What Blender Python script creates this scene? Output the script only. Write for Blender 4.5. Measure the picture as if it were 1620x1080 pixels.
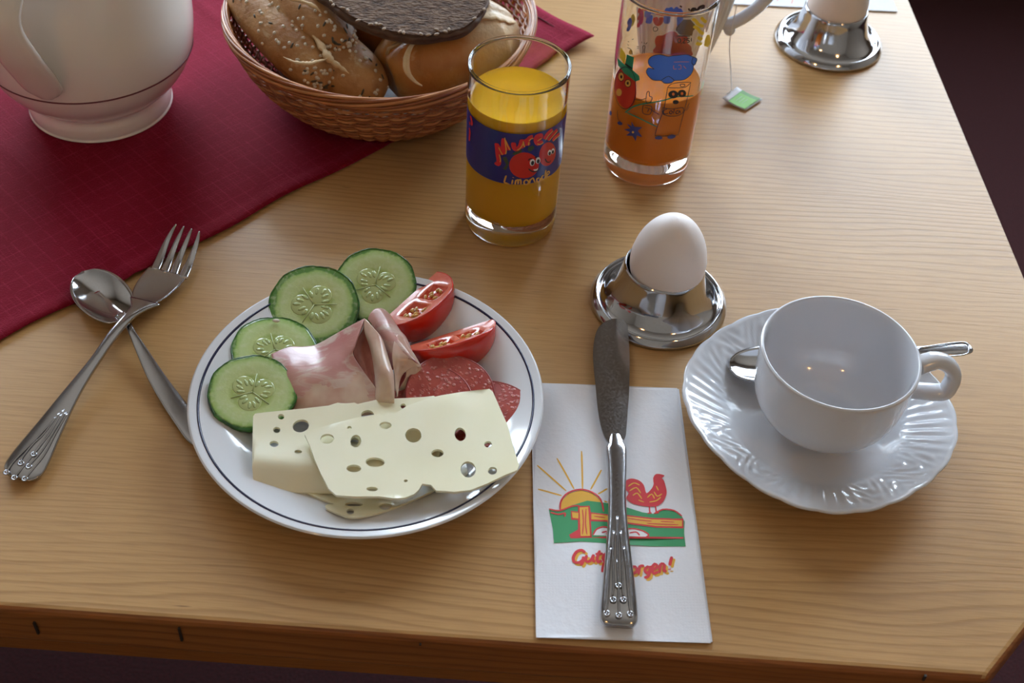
import bpy, bmesh, math, random
from math import pi, sin, cos, sqrt, atan2, radians
from mathutils import Vector, Matrix
from mathutils.geometry import delaunay_2d_cdt
random.seed(7)
S = bpy.context.scene
COL = S.collection
for o in list(bpy.data.objects): bpy.data.objects.remove(o)

# ---------------------------------------------------------------- camera, world, exposure
cam_d = bpy.data.cameras.new('camera'); cam = bpy.data.objects.new('camera', cam_d); COL.objects.link(cam)
F_PX, PITCH, ROLL, CH = 2014.471, 0.80089, 0.0718, 0.53625
cam_d.sensor_width = 36; cam_d.lens = F_PX / 1620 * 36; cam_d.clip_start = 0.01
_f = Vector((0, cos(PITCH), -sin(PITCH))); _r = Vector((1, 0, 0)); _u = _r.cross(_f)
_r2 = cos(ROLL) * _r + sin(ROLL) * _u; _u2 = -sin(ROLL) * _r + cos(ROLL) * _u
cam.matrix_world = Matrix(((_r2.x, _u2.x, -_f.x, 0), (_r2.y, _u2.y, -_f.y, 0), (_r2.z, _u2.z, -_f.z, CH), (0, 0, 0, 1)))
cam_d.dof.use_dof = True; cam_d.dof.focus_distance = 0.72; cam_d.dof.aperture_fstop = 13
S.camera = cam
S.view_settings.view_transform = 'Standard'; S.view_settings.look = 'None'
S.view_settings.exposure = 0.0; S.view_settings.gamma = 1; S.view_settings.use_curve_mapping = False
w = bpy.data.worlds.new('world'); S.world = w; w.use_nodes = True
w.node_tree.nodes['Background'].inputs[0].default_value = (0.6, 0.75, 1, 1)
w.node_tree.nodes['Background'].inputs[1].default_value = 0.3
WIN_STRENGTH = 17.0; WIN_COL = (0.70, 0.85, 1.0)
LAMP_STRENGTH = 55

# ---------------------------------------------------------------- material helpers
def N(nt, t, **k):
    n = nt.nodes.new(t)
    for a, b in k.items():
        if a.startswith('i_'): n.inputs[a[2:].replace('_', ' ')].default_value = b
        else: setattr(n, a, b)
    return n
def mat(name, col=(.8, .8, .8), rough=.5, metal=0, coat=0, ior=1.5, trans=0, sub=0, subr=(.01, .006, .003), emit=None, es=0, spec=.5):
    m = bpy.data.materials.new(name); m.use_nodes = True; b = m.node_tree.nodes['Principled BSDF']
    b.inputs['Base Color'].default_value = (*col, 1); b.inputs['Roughness'].default_value = rough
    b.inputs['Metallic'].default_value = metal; b.inputs['Coat Weight'].default_value = coat
    b.inputs['IOR'].default_value = ior; b.inputs['Transmission Weight'].default_value = trans
    b.inputs['Specular IOR Level'].default_value = spec
    if sub:
        b.inputs['Subsurface Weight'].default_value = sub; b.inputs['Subsurface Radius'].default_value = (1, .6, .4); b.inputs['Subsurface Scale'].default_value = .004
    if emit: b.inputs['Emission Color'].default_value = (*emit, 1); b.inputs['Emission Strength'].default_value = es
    m.diffuse_color = (*col, 1)
    return m
def BS(m): return m.node_tree, m.node_tree.nodes['Principled BSDF']
def coords(nt, scale=(1, 1, 1), rot=(0, 0, 0), kind='Object'):
    t = N(nt, 'ShaderNodeTexCoord'); mp = N(nt, 'ShaderNodeMapping'); mp.inputs['Scale'].default_value = scale; mp.inputs['Rotation'].default_value = rot
    nt.links.new(t.outputs[kind], mp.inputs['Vector']); return mp.outputs[0]
def noise(nt, vec, scale, detail=4, rough=.55, dist=0):
    n = N(nt, 'ShaderNodeTexNoise'); n.inputs['Scale'].default_value = scale; n.inputs['Detail'].default_value = detail; n.inputs['Roughness'].default_value = rough; n.inputs['Distortion'].default_value = dist
    nt.links.new(vec, n.inputs['Vector']); return n.outputs['Fac']
def ramp(nt, fac, stops, interp='LINEAR'):
    r = N(nt, 'ShaderNodeValToRGB'); r.color_ramp.interpolation = interp; e = r.color_ramp.elements
    while len(e) < len(stops): e.new(.5)
    for x, (p_, c) in zip(e, stops): x.position = p_; x.color = (*c, 1) if len(c) == 3 else c
    nt.links.new(fac, r.inputs[0]); return r.outputs[0]
def mixc(nt, fac, a, b, mode='MIX'):
    m = N(nt, 'ShaderNodeMix', data_type='RGBA', blend_type=mode)
    for s, v in ((0, fac), (6, a), (7, b)):
        if isinstance(v, (int, float)): m.inputs[s].default_value = v
        elif isinstance(v, tuple): m.inputs[s].default_value = (*v, 1)
        else: nt.links.new(v, m.inputs[s])
    return m.outputs[2]
def mth(nt, op, a, b=0, c=0):
    m = N(nt, 'ShaderNodeMath', operation=op)
    for i, v in enumerate((a, b, c)):
        if isinstance(v, (int, float)): m.inputs[i].default_value = v
        else: nt.links.new(v, m.inputs[i])
    return m.outputs[0]
def bump(nt, b, h, strength=.3, dist=.001):
    n = N(nt, 'ShaderNodeBump'); n.inputs['Strength'].default_value = strength; n.inputs['Distance'].default_value = dist
    nt.links.new(h, n.inputs['Height']); nt.links.new(n.outputs[0], b.inputs['Normal'])
def setc(nt, b, c): nt.links.new(c, b.inputs['Base Color'])
def noisy(name, a, b_, scale, rough=.5, bs=.2, bd=.0005, **k):
    m = mat(name, a, rough, **k); nt, b = BS(m); v = coords(nt); f = noise(nt, v, scale)
    setc(nt, b, ramp(nt, f, [(.3, a), (.7, b_)])); bump(nt, b, f, bs, bd); return m

# ---------------------------------------------------------------- mesh helpers (all coordinates in world space)
ORG = {}
def props(o, label=None, cat=None, group=None, kind=None):
    if label: o['label'] = label
    if cat: o['category'] = cat
    if group: o['group'] = group
    if kind: o['kind'] = kind
    return o
def thing(name, label, cat, loc, group=None):
    o = bpy.data.objects.new(name, None); COL.objects.link(o); o.location = loc; o.empty_display_size = .02
    ORG[o] = Vector(loc); return props(o, label, cat, group)
def obj(name, vf, ms, parent=None, org=None, smooth=True, mi=None, angle=None, label=None, kind=None):
    v, f = vf[0], vf[1]
    if parent is not None: L = ORG[parent]
    elif org is not None: L = Vector(org)
    else: L = Vector((sum(a[0] for a in v) / len(v), sum(a[1] for a in v) / len(v), min(a[2] for a in v)))
    me = bpy.data.meshes.new(name); me.from_pydata([(a[0] - L[0], a[1] - L[1], a[2] - L[2]) for a in v], [], f)
    if not isinstance(ms, (list, tuple)): ms = [ms]
    for m in ms: me.materials.append(m)
    if mi:
        for p_, i in zip(me.polygons, mi): p_.material_index = i
    bm = bmesh.new(); bm.from_mesh(me); bmesh.ops.recalc_face_normals(bm, faces=bm.faces)
    if angle is not None:
        for e in bm.edges:
            if len(e.link_faces) == 2 and e.calc_face_angle(0) > radians(angle): e.smooth = False
    for fc in bm.faces: fc.smooth = smooth
    bm.to_mesh(me); bm.free()
    o = bpy.data.objects.new(name, me); COL.objects.link(o)
    if parent is not None: o.parent = parent
    else: o.location = L
    ORG[o] = L
    return props(o, label, None, None, kind)
def join(*vfs):
    V, F = [], []
    for v, f in vfs:
        n = len(V); V += list(v); F += [tuple(i + n for i in q) for q in f]
    return V, F
def lathe(prof, c=(0, 0, 0), n=96, rfun=None, zfun=None, close=False):
    V, F = [], []
    for k, (r, z) in enumerate(prof):
        for i in range(n):
            a = 2 * pi * i / n; rr = r * (rfun(a, r, z) if rfun else 1); zz = z + (zfun(a, r, z) if zfun else 0)
            V.append((c[0] + rr * cos(a), c[1] + rr * sin(a), c[2] + zz))
    m = len(prof)
    for k in range(m if close else m - 1):
        for i in range(n):
            j = (i + 1) % n; k2 = (k + 1) % m
            F.append((k * n + i, k * n + j, k2 * n + j, k2 * n + i))
    if not close:
        if prof[0][0] > 1e-5: F.append(tuple(range(n))[::-1])
        if prof[-1][0] > 1e-5: F.append(tuple((m - 1) * n + i for i in range(n)))
    return V, F
def cr(P, n, closed=False):
    P = [tuple(q) for q in P]; out = []; L = len(P); segs = L if closed else L - 1
    for s in range(segs):
        g = (lambda i: P[i % L]) if closed else (lambda i: P[max(0, min(L - 1, i))])
        a, b, c, d = g(s - 1), g(s), g(s + 1), g(s + 2)
        for t in range(n):
            u = t / n
            out.append(tuple(.5 * ((2 * B) + (C - A) * u + (2 * A - 5 * B + 4 * C - D) * u * u + (3 * B - A - 3 * C + D) * u ** 3) for A, B, C, D in zip(a, b, c, d)))
    if not closed: out.append(P[-1])
    return out
def smoothprof(P, n=6): return [(max(0, r), z) for r, z in cr(P, n)]
def tube(P, r, n=8, closed=False, flat=1, up=(0, 0, 1)):
    P = [Vector(q) for q in P]; V, F = [], []; L = len(P)
    for i, q in enumerate(P):
        a = P[(i - 1) % L] if closed or i > 0 else q; b = P[(i + 1) % L] if closed or i < L - 1 else q
        t = (b - a).normalized(); s = t.cross(Vector(up))
        if s.length < 1e-4: s = t.cross(Vector((0, 1, 0)))
        s.normalize(); w_ = s.cross(t); rr = r[i] if isinstance(r, (list, tuple)) else r
        for k in range(n):
            an = 2 * pi * k / n; V.append(tuple(q + s * cos(an) * rr + w_ * sin(an) * rr * flat))
    for i in range(L if closed else L - 1):
        for k in range(n):
            j = (i + 1) % L; F.append((i * n + k, i * n + (k + 1) % n, j * n + (k + 1) % n, j * n + k))
    if not closed: F += [tuple(range(n)), tuple((L - 1) * n + k for k in range(n))[::-1]]
    return V, F
def ellipsoid(c, r, M=None, nu=10, nv=8, fn=None):
    V, F = [], []
    M = M or Matrix.Identity(3)
    for j in range(nv + 1):
        th = pi * j / nv
        for i in range(nu):
            a = 2 * pi * i / nu; d = Vector((sin(th) * cos(a), sin(th) * sin(a), cos(th)))
            s = fn(d) if fn else 1
            V.append(tuple(Vector(c) + M @ Vector((d.x * r[0] * s, d.y * r[1] * s, d.z * r[2] * s))))
    for j in range(nv):
        for i in range(nu):
            k = (i + 1) % nu; F.append((j * nu + i, j * nu + k, (j + 1) * nu + k, (j + 1) * nu + i))
    return V, F
def inpoly(x, y, P):
    c = False; n = len(P); j = n - 1
    for i in range(n):
        xi, yi = P[i][:2]; xj, yj = P[j][:2]
        if (yi > y) != (yj > y) and x < (xj - xi) * (y - yi) / (yj - yi) + xi: c = not c
        j = i
    return c
def fill(outer, holes=(), step=None):
    pts, edges = [], []
    for L in [outer] + list(holes):
        n = len(pts); m = len(L); pts += [Vector((q[0], q[1])) for q in L]; edges += [(n + i, n + (i + 1) % m) for i in range(m)]
    if step:
        x0, x1 = min(q[0] for q in outer), max(q[0] for q in outer); y0, y1 = min(q[1] for q in outer), max(q[1] for q in outer)
        j = 0; y = y0 + step * .5
        while y < y1:
            x = x0 + step * (.3 + .5 * (j % 2))
            while x < x1:
                if inpoly(x, y, outer) and not any(inpoly(x, y, h) for h in holes): pts.append(Vector((x, y)))
                x += step
            y += step * .87; j += 1
    v, e, f = delaunay_2d_cdt(pts, edges, [], 0, 1e-7)[:3]
    keep = []
    for t in f:
        cx = sum(v[i].x for i in t) / 3; cy = sum(v[i].y for i in t) / 3
        if inpoly(cx, cy, outer) and not any(inpoly(cx, cy, h) for h in holes): keep.append(tuple(t))
    return [tuple(q) for q in v], keep
def sheet(outer, holes, step, th, zf, fn=None):
    """solid sheet: 2d outline (world x, y) -> z = zf(x, y) (top), thickness th below"""
    v, f = fill(outer, holes, step); n = len(v)
    g = fn or (lambda x, y, z: (x, y, z))
    V = [g(x, y, zf(x, y)) for x, y in v] + [g(x, y, zf(x, y) - th) for x, y in v]
    cnt = {}
    for t in f:
        for i in range(3):
            a, b = t[i], t[(i + 1) % 3]; cnt[(a, b)] = 1
    F = list(f) + [tuple(i + n for i in t[::-1]) for t in f]
    for (a, b) in cnt:
        if (b, a) not in cnt: F.append((b, a, a + n, b + n))
    return V, F
def ell(cx, cy, rx, ry, n=20, rot=0, a0=0, a1=2 * pi):
    return [(cx + rx * cos(a) * cos(rot) - ry * sin(a) * sin(rot), cy + rx * cos(a) * sin(rot) + ry * sin(a) * cos(rot)) for a in (a0 + (a1 - a0) * i / n for i in range(n))]
def strip(P, w_, sm=4):
    """2d stroke -> (left,right) polygon strip"""
    P = cr(P, sm) if sm > 1 else [tuple(q) for q in P]; out_v, out_f = [], []
    for i, q in enumerate(P):
        a = P[max(0, i - 1)]; b = P[min(len(P) - 1, i + 1)]
        dx, dy = b[0] - a[0], b[1] - a[1]; l = sqrt(dx * dx + dy * dy) or 1e-9
        tt = i / max(1, len(P) - 1); ww = w_ * (.62 if i in (0, len(P) - 1) else 1) / 2
        out_v += [(q[0] - dy / l * ww, q[1] + dx / l * ww), (q[0] + dy / l * ww, q[1] - dx / l * ww)]
    for i in range(len(P) - 1): out_f.append((2 * i, 2 * i + 1, 2 * i + 3, 2 * i + 2))
    return out_v, out_f
def patch(rows, nu=5, nv=5):
    """bicubic patch through control rows"""
    R = [cr(r, nu) for r in rows]; Ct = list(zip(*R)); Cs = [cr(c, nv) for c in Ct]
    n, m = len(Cs), len(Cs[0]); V = [c for col in Cs for c in col]
    F = [(i * m + j, (i + 1) * m + j, (i + 1) * m + j + 1, i * m + j + 1) for i in range(n - 1) for j in range(m - 1)]
    return V, F
def solid(o, th, off=-1):
    m = o.modifiers.new('solid', 'SOLIDIFY'); m.thickness = th; m.offset = off; return o
def box(x0, x1, y0, y1, z0, z1):
    V = [(x, y, z) for x in (x0, x1) for y in (y0, y1) for z in (z0, z1)]
    return V, [(0, 1, 3, 2), (4, 6, 7, 5), (0, 4, 5, 1), (2, 3, 7, 6), (0, 2, 6, 4), (1, 5, 7, 3)]
def bevel(o, wd, seg=2):
    m = o.modifiers.new('bevel', 'BEVEL'); m.width = wd; m.segments = seg; m.limit_method = 'ANGLE'; return o
def rotm(ax, ay, az): return (Matrix.Rotation(az, 3, 'Z') @ Matrix.Rotation(ay, 3, 'Y') @ Matrix.Rotation(ax, 3, 'X'))

# ---------------------------------------------------------------- materials
# wood
def wood(name, a, b_, dark, rough=.42, edge=False):
    m = mat(name, a, rough, coat=.10, spec=.28); nt, b = BS(m); b.inputs['Coat Roughness'].default_value = .25
    v = coords(nt)
    nz = noise(nt, coords(nt, (2.2, 9, 9)), 1, 3, .5)
    sep = N(nt, 'ShaderNodeSeparateXYZ'); nt.links.new(v, sep.inputs[0])
    yy = mth(nt, 'ADD', sep.outputs['Y'], mth(nt, 'MULTIPLY', mth(nt, 'SUBTRACT', nz, .5), .065))
    if edge: yy = mth(nt, 'ADD', yy, sep.outputs['Z'])
    small = noise(nt, coords(nt, (6, 60, 60)), 1, 3)
    yy = mth(nt, 'ADD', yy, mth(nt, 'MULTIPLY', small, .003))
    ph = mth(nt, 'FRACT', mth(nt, 'MULTIPLY', yy, 190))
    line = ramp(nt, ph, [(0, (0, 0, 0)), (.55, (.12, .12, .12)), (.82, (1, 1, 1)), (.93, (.75, .75, .75)), (1, (0, 0, 0))])
    amp = ramp(nt, noise(nt, coords(nt, (1.5, 7, 7)), 1, 2), [(.35, (.15, .15, .15)), (.65, (.9, .9, .9))])
    lf = mth(nt, 'MULTIPLY', line, amp)
    big = noise(nt, coords(nt, (3, 8, 8)), 1, 4)
    base = mixc(nt, ramp(nt, big, [(.3, (0, 0, 0)), (.7, (1, 1, 1))]), a, b_)
    fine = noise(nt, coords(nt, (40, 900, 900)), 1, 3)
    base = mixc(nt, mth(nt, 'MULTIPLY', ramp(nt, fine, [(.45, (0, 0, 0)), (.75, (1, 1, 1))]), .35), base, dark)
    c = mixc(nt, mth(nt, 'MULTIPLY', lf, .52), base, dark)
    pore = noise(nt, coords(nt, (25, 260, 260)), 1, 2)
    c = mixc(nt, ramp(nt, pore, [(.74, (0, 0, 0)), (.80, (.6, .6, .6))]), c, (.08, .03, .012))
    setc(nt, b, c); bump(nt, b, mth(nt, 'ADD', mth(nt, 'MULTIPLY', lf, -.5), mth(nt, 'MULTIPLY', fine, .4)), .25, .0004)
    return m
M_wood = wood('oiled_spruce', (.545, .325, .135), (.485, .275, .105), (.25, .115, .035))
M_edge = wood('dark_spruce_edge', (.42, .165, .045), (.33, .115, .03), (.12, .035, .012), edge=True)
M_mark = mat('dark_pin_mark', (.03, .02, .015), .7)
# cloth
M_cloth = mat('red_damask', (.20, .003, .014), .8, spec=.12); nt, b = BS(M_cloth)
b.inputs['Sheen Weight'].default_value = .8; b.inputs['Sheen Roughness'].default_value = .35; b.inputs['Sheen Tint'].default_value = (1, .10, .28, 1)
v = coords(nt, rot=(0, 0, -0.8104)); sep = N(nt, 'ShaderNodeSeparateXYZ'); nt.links.new(v, sep.inputs[0])
wob = mth(nt, 'MULTIPLY', noise(nt, coords(nt), 60, 2), .0012)
hs = []
for ax in ('X', 'Y'):
    cc = mth(nt, 'ADD', sep.outputs[ax], wob)
    for per, wd in ((.0105, .10), (.0042, .12)):
        fr = mth(nt, 'PINGPONG', cc, per / 2)
        g = mth(nt, 'LESS_THAN', fr, per * wd / 2)
        cl = mth(nt, 'GREATER_THAN', noise(nt, coords(nt), 90 if per > .005 else 35, 1), .42 if per > .005 else .55)
        hs.append(mth(nt, 'MULTIPLY', g, cl))
h = mth(nt, 'ADD', mth(nt, 'ADD', hs[0], hs[2]), mth(nt, 'MULTIPLY', mth(nt, 'ADD', hs[1], hs[3]), .5))
slub = noise(nt, coords(nt), 1100, 2)
h2 = mth(nt, 'ADD', h, mth(nt, 'MULTIPLY', slub, .8))
setc(nt, b, mixc(nt, mth(nt, 'MULTIPLY', h, .25), (.20, .003, .015), (.30, .018, .045)))
bump(nt, b, h2, .8, .0009)
M_carpet = mat('maroon_carpet', (.035, .001, .003), .95); nt, b = BS(M_carpet); v = coords(nt); f_ = noise(nt, v, 300, 3); setc(nt, b, ramp(nt, f_, [(.35, (.020, .0008, .0018)), (.65, (.045, .002, .004))])); bump(nt, b, f_, .6, .004)
M_wall = noisy('warm_plaster', (.41, .34, .27), (.37, .30, .23), 6, .9)
M_panel = mat('dark_panel_wood', (.16, .06, .025), .5)
M_white_frame = mat('window_frame_wood', (.35, .18, .08), .4)
M_day = mat('daylight_pane', (.8, .85, .9), .3, emit=WIN_COL, es=WIN_STRENGTH)
M_lamp = mat('warm_bulb', (1, .8, .5), .3, emit=(1, .62, .28), es=LAMP_STRENGTH)
M_brass = mat('brass', (.6, .4, .15), .3, 1)
M_porc = mat('white_porcelain', (.66, .67, .71), .12, coat=.5, sub=.0)
M_plate = mat('plate_glaze', (.72, .73, .76), .12, coat=.4)
M_navy = mat('navy_line', (.02, .02, .06), .2)
M_jug = mat('cream_plastic', (.86, .82, .77), .13, coat=.25)
M_maroon = mat('maroon_line', (.13, .02, .03), .3)
M_steel = mat('polished_steel', (.50, .50, .52), .09, 1)
M_steel2 = mat('worn_steel', (.46, .455, .47), .2, 1); nt, b = BS(M_steel2); v = coords(nt); f_ = noise(nt, v, 900, 3); nt.links.new(ramp(nt, f_, [(.3, (.10,) * 3), (.7, (.20,) * 3)]), b.inputs['Roughness'])
M_glass = mat('clear_glass', (1, 1, 1), 0, trans=1, ior=1.48)
M_oj = mat('orange_juice', (.93, .50, .015), .12, spec=.5); 
M_oj2 = mat('carrot_orange_drink', (.88, .25, .010), .25)
M_foam = mat('juice_rim', (.85, .62, .16), .3)
M_egg = mat('eggshell', (.80, .72, .69), .55); nt, b = BS(M_egg); bump(nt, b, noise(nt, coords(nt), 900, 2), .12, .0002)
M_egg2 = mat('cream_eggshell', (.78, .68, .62), .55); nt, b = BS(M_egg2); bump(nt, b, noise(nt, coords(nt), 900, 2), .12, .0002)
M_paper = mat('tissue_paper', (.80, .81, .86), .9); nt, b = BS(M_paper)
v = coords(nt, rot=(0, 0, -0.056)); vr = N(nt, 'ShaderNodeTexVoronoi'); vr.inputs['Scale'].default_value = 650; vr.inputs['Randomness'].default_value = .15; nt.links.new(v, vr.inputs['Vector'])
sep = N(nt, 'ShaderNodeSeparateXYZ'); nt.links.new(v, sep.inputs[0])
band = mth(nt, 'LESS_THAN', sep.outputs['Y'], -.040)
dots = mth(nt, 'MULTIPLY', mth(nt, 'LESS_THAN', vr.outputs['Distance'], .28), band)
bump(nt, b, mth(nt, 'ADD', mth(nt, 'MULTIPLY', dots, -1), mth(nt, 'MULTIPLY', noise(nt, v, 300, 3), .4)), .9, .0006)
def ink(n, c, r=.5): return mat('ink_' + n, c, r)
I_red, I_yel, I_grn, I_blu, I_blk, I_nav = ink('red', (.65, .02, .03)), ink('yellow', (.78, .42, .03)), ink('green', (.03, .30, .10)), ink('blue', (.05, .18, .75)), ink('black', (.012, .01, .015)), ink('navy', (.016, .022, .19), .3)
I_org, I_dgr, I_slate, I_gold, I_white, I_pink = ink('orange', (.75, .16, .02)), ink('dark_green', (.04, .07, .03)), ink('slate_blue', (.05, .06, .22)), ink('gold', (.75, .40, .07)), ink('white', (.8, .8, .8)), ink('pink', (.75, .25, .3))
I_tom = ink('tomato_red', (.55, .02, .015), .3); I_hat = ink('hat_green', (.02, .25, .12)); I_sun = ink('sun_yellow', (.80, .55, .03)); I_lime = ink('lime', (.20, .62, .04))
# wicker
M_wick = noisy('wicker', (.36, .11, .025), (.24, .065, .015), 60, .42, .2, coat=.05)
M_wick2 = noisy('pale_wicker', (.58, .25, .085), (.46, .17, .05), 60, .4, .2, coat=.1)
# bread
def bread(name, crust, pale, flour, sc=25, rough=.45, lo=.42, hi=.62):
    m = mat(name, crust, rough); nt, b = BS(m); v = coords(nt); f1 = noise(nt, v, sc, 5, .6); f2 = noise(nt, v, sc * 2.5, 5, .7, .5); f3 = noise(nt, v, 420, 3)
    c = mixc(nt, ramp(nt, f1, [(lo, (0, 0, 0)), (hi, (1, 1, 1))]), crust, pale)
    c = mixc(nt, ramp(nt, f2, [(.58, (0, 0, 0)), (.72, (.8, .8, .8))]), c, flour); setc(nt, b, c)
    bump(nt, b, mth(nt, 'ADD', f3, mth(nt, 'MULTIPLY', f2, 2)), .5, .0009); return m
M_roll = bread('seeded_crust', (.34, .145, .038), (.48, .26, .095), (.62, .47, .29), 34, .5)
M_kais = bread('golden_crust', (.55, .22, .05), (.63, .33, .10), (.70, .50, .26), 22, .38)
nt, b = BS(M_kais); _l = b.inputs['Base Color'].links[0].from_socket; _s = N(nt, 'ShaderNodeSeparateXYZ'); nt.links.new(coords(nt), _s.inputs[0])
setc(nt, b, mixc(nt, ramp(nt, mth(nt, 'ADD', mth(nt, 'MULTIPLY', _s.outputs['X'], 10), mth(nt, 'MULTIPLY', noise(nt, coords(nt), 40, 3), .35)), [(.28, (0, 0, 0)), (.48, (.9, .9, .9))]), _l, (.74, .56, .34)))
M_brown = bread('brown_crust', (.24, .075, .018), (.30, .10, .025), (.34, .15, .05), 22, .4)
M_split = bread('pale_split', (.60, .40, .20), (.66, .48, .27), (.72, .58, .38), 60, .7)
M_crumb = mat('dark_rye_crumb', (.10, .06, .04), .85); nt, b = BS(M_crumb)
v = coords(nt, (1, 2.2, 1)); f1 = noise(nt, v, 130, 5, .7); vr = N(nt, 'ShaderNodeTexVoronoi'); vr.inputs['Scale'].default_value = 330; nt.links.new(v, vr.inputs['Vector'])
setc(nt, b, ramp(nt, f1, [(.34, (.05, .021, .010)), (.5, (.15, .078, .042)), (.68, (.26, .155, .09))]))
bump(nt, b, mth(nt, 'ADD', mth(nt, 'MULTIPLY', f1, 2), vr.outputs['Distance']), 1, .0022)
M_ryecrust = noisy('dark_rye_crust', (.06, .028, .016), (.13, .065, .035), 120, .7, .6, .001)
M_sesame = mat('pale_seed', (.66, .58, .46), .5); M_dseed = mat('dark_seed', (.06, .05, .03), .5)
# food
M_cuc_skin = mat('cucumber_rind', (.02, .11, .018), .25, coat=.4); nt, b = BS(M_cuc_skin); f_ = noise(nt, coords(nt), 150, 3); setc(nt, b, ramp(nt, f_, [(.35, (.008, .05, .01)), (.65, (.05, .20, .03))]))
M_cuc = mat('cucumber_flesh', (.45, .6, .25), .22, coat=.6, sub=.0); nt, b = BS(M_cuc)
v = coords(nt); ln = N(nt, 'ShaderNodeVectorMath', operation='LENGTH'); sx = N(nt, 'ShaderNodeVectorMath', operation='MULTIPLY'); sx.inputs[1].default_value = (1, 1, 0); nt.links.new(v, sx.inputs[0]); nt.links.new(sx.outputs[0], ln.inputs[0])
rad = mth(nt, 'DIVIDE', ln.outputs['Value'], .0235); rad = mth(nt, 'ADD', rad, mth(nt, 'MULTIPLY', mth(nt, 'SUBTRACT', noise(nt, v, 120, 3), .5), .16))
cc = ramp(nt, rad, [(0, (.30, .40, .08)), (.45, (.36, .46, .13)), (.55, (.50, .60, .25)), (.80, (.50, .62, .28)), (.92, (.33, .50, .14)), (.97, (.08, .22, .03))])
sp = N(nt, 'ShaderNodeTexWave', wave_type='BANDS'); 
cc2 = mixc(nt, ramp(nt, noise(nt, v, 320, 3), [(.5, (0, 0, 0)), (.68, (.35, .35, .35))]), cc, (.62, .70, .42)); setc(nt, b, cc2); bump(nt, b, noise(nt, v, 350, 3), .3, .0006)
M_cuc_gel = mat('cucumber_gel', (.44, .52, .20), .15, coat=.8); M_cuc_seed = mat('cucumber_seed', (.44, .54, .23), .2, coat=.5)
M_tskin = mat('tomato_skin', (.62, .022, .008), .16, coat=.5, sub=.0)
M_tflesh = noisy('tomato_flesh', (.62, .10, .055), (.70, .19, .11), 130, .2, .3, .0006, coat=.4)
M_tgel = noisy('tomato_gel', (.42, .02, .008), (.52, .06, .02), 160, .08, .6, .001, coat=.8)
M_tseed = mat('tomato_seed', (.70, .42, .12), .2, coat=.4)
M_ham = mat('cooked_ham', (.6, .3, .27), .28, coat=.3); nt, b = BS(M_ham); v = coords(nt, (1, 1, 1), (0, 0, .5)); f1 = noise(nt, coords(nt, (1, 2.6, 1), (0, 0, .9)), 38, 4, .6, 1.2); f2 = noise(nt, v, 16, 2)
c1 = ramp(nt, f2, [(.38, (.50, .20, .19)), (.62, (.62, .36, .30))]); setc(nt, b, mixc(nt, ramp(nt, f1, [(.50, (0, 0, 0)), (.62, (.85, .85, .85))]), c1, (.66, .52, .44))); bump(nt, b, f1, .3, .0008)
M_hamdark = mat('dark_red_ham', (.42, .12, .08), .3, coat=.3); nt, b = BS(M_hamdark); setc(nt, b, ramp(nt, noise(nt, coords(nt), 60, 3), [(.4, (.36, .095, .065)), (.62, (.50, .20, .14))]))  # darker, redder ham colour, used only on the inner fold
M_hamfat = mat('ham_fat', (.68, .50, .38), .3, coat=.3); nt, b = BS(M_hamfat); setc(nt, b, ramp(nt, noise(nt, coords(nt), 45, 3), [(.38, (.58, .34, .26)), (.6, (.70, .54, .42))]))
M_sal = mat('salami', (.4, .05, .04), .35, coat=.2); nt, b = BS(M_sal); v = coords(nt); vr = N(nt, 'ShaderNodeTexVoronoi'); vr.inputs['Scale'].default_value = 430; nt.links.new(v, vr.inputs['Vector'])
fat = mth(nt, 'MULTIPLY', ramp(nt, vr.outputs['Distance'], [(.28, (1, 1, 1)), (.5, (0, 0, 0))]), ramp(nt, noise(nt, v, 300, 3), [(.42, (0, 0, 0)), (.58, (1, 1, 1))]))
c1 = ramp(nt, noise(nt, v, 90, 3), [(.35, (.34, .035, .028)), (.65, (.46, .075, .05))]); setc(nt, b, mixc(nt, mth(nt, 'MULTIPLY', fat, .6), c1, (.54, .20, .15))); bump(nt, b, fat, .5, .0007)
M_salrim = mat('salami_skin', (.30, .035, .03), .4)
M_cheese = noisy('pale_cheese', (.90, .87, .66), (.88, .84, .60), 30, .3, .08, .0004, coat=.3)
M_fabric_navy = mat('navy_cushion', (.012, .015, .03), .9)

# ---------------------------------------------------------------- room
FL = -.74
def struct(name, vf, m, **k):
    o = obj(name, vf, m, smooth=False, **k); o['kind'] = 'structure'; return o
X0, X1, Y0, Y1, ZC = -2.6, 2.8, -1.9, 2.35, 2.35
struct('floor', box(X0, X1, Y0, Y1, FL - .05, FL), M_carpet)
struct('ceiling', box(X0, X1, Y0, Y1, ZC, ZC + .05), M_wall)
struct('wall_left', box(X0 - .08, X0, Y0 - .08, Y1 + .08, FL, ZC), M_wall)
struct('wall_right', box(X1, X1 + .08, Y0 - .08, Y1 + .08, FL, ZC), M_wall)
struct('wall_front', box(X0, X1, Y0 - .08, Y0, FL, ZC), M_wall)
WINS = [(-1.75, -.38, .28, 1.62), (.38, 1.85, .28, 1.62)]
def wall_with_holes():
    out = []
    xs = [X0, WINS[0][0], WINS[0][1], WINS[1][0], WINS[1][1], X1]
    for i in range(5):
        if i in (1, 3):
            wz = WINS[0 if i == 1 else 1]
            out += [box(xs[i], xs[i + 1], Y1, Y1 + .08, FL, wz[2]), box(xs[i], xs[i + 1], Y1, Y1 + .08, wz[3], ZC)]
        else: out.append(box(xs[i], xs[i + 1], Y1, Y1 + .08, FL, ZC))
    return join(*out)
struct('wall_back', wall_with_holes(), M_wall)
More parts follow.
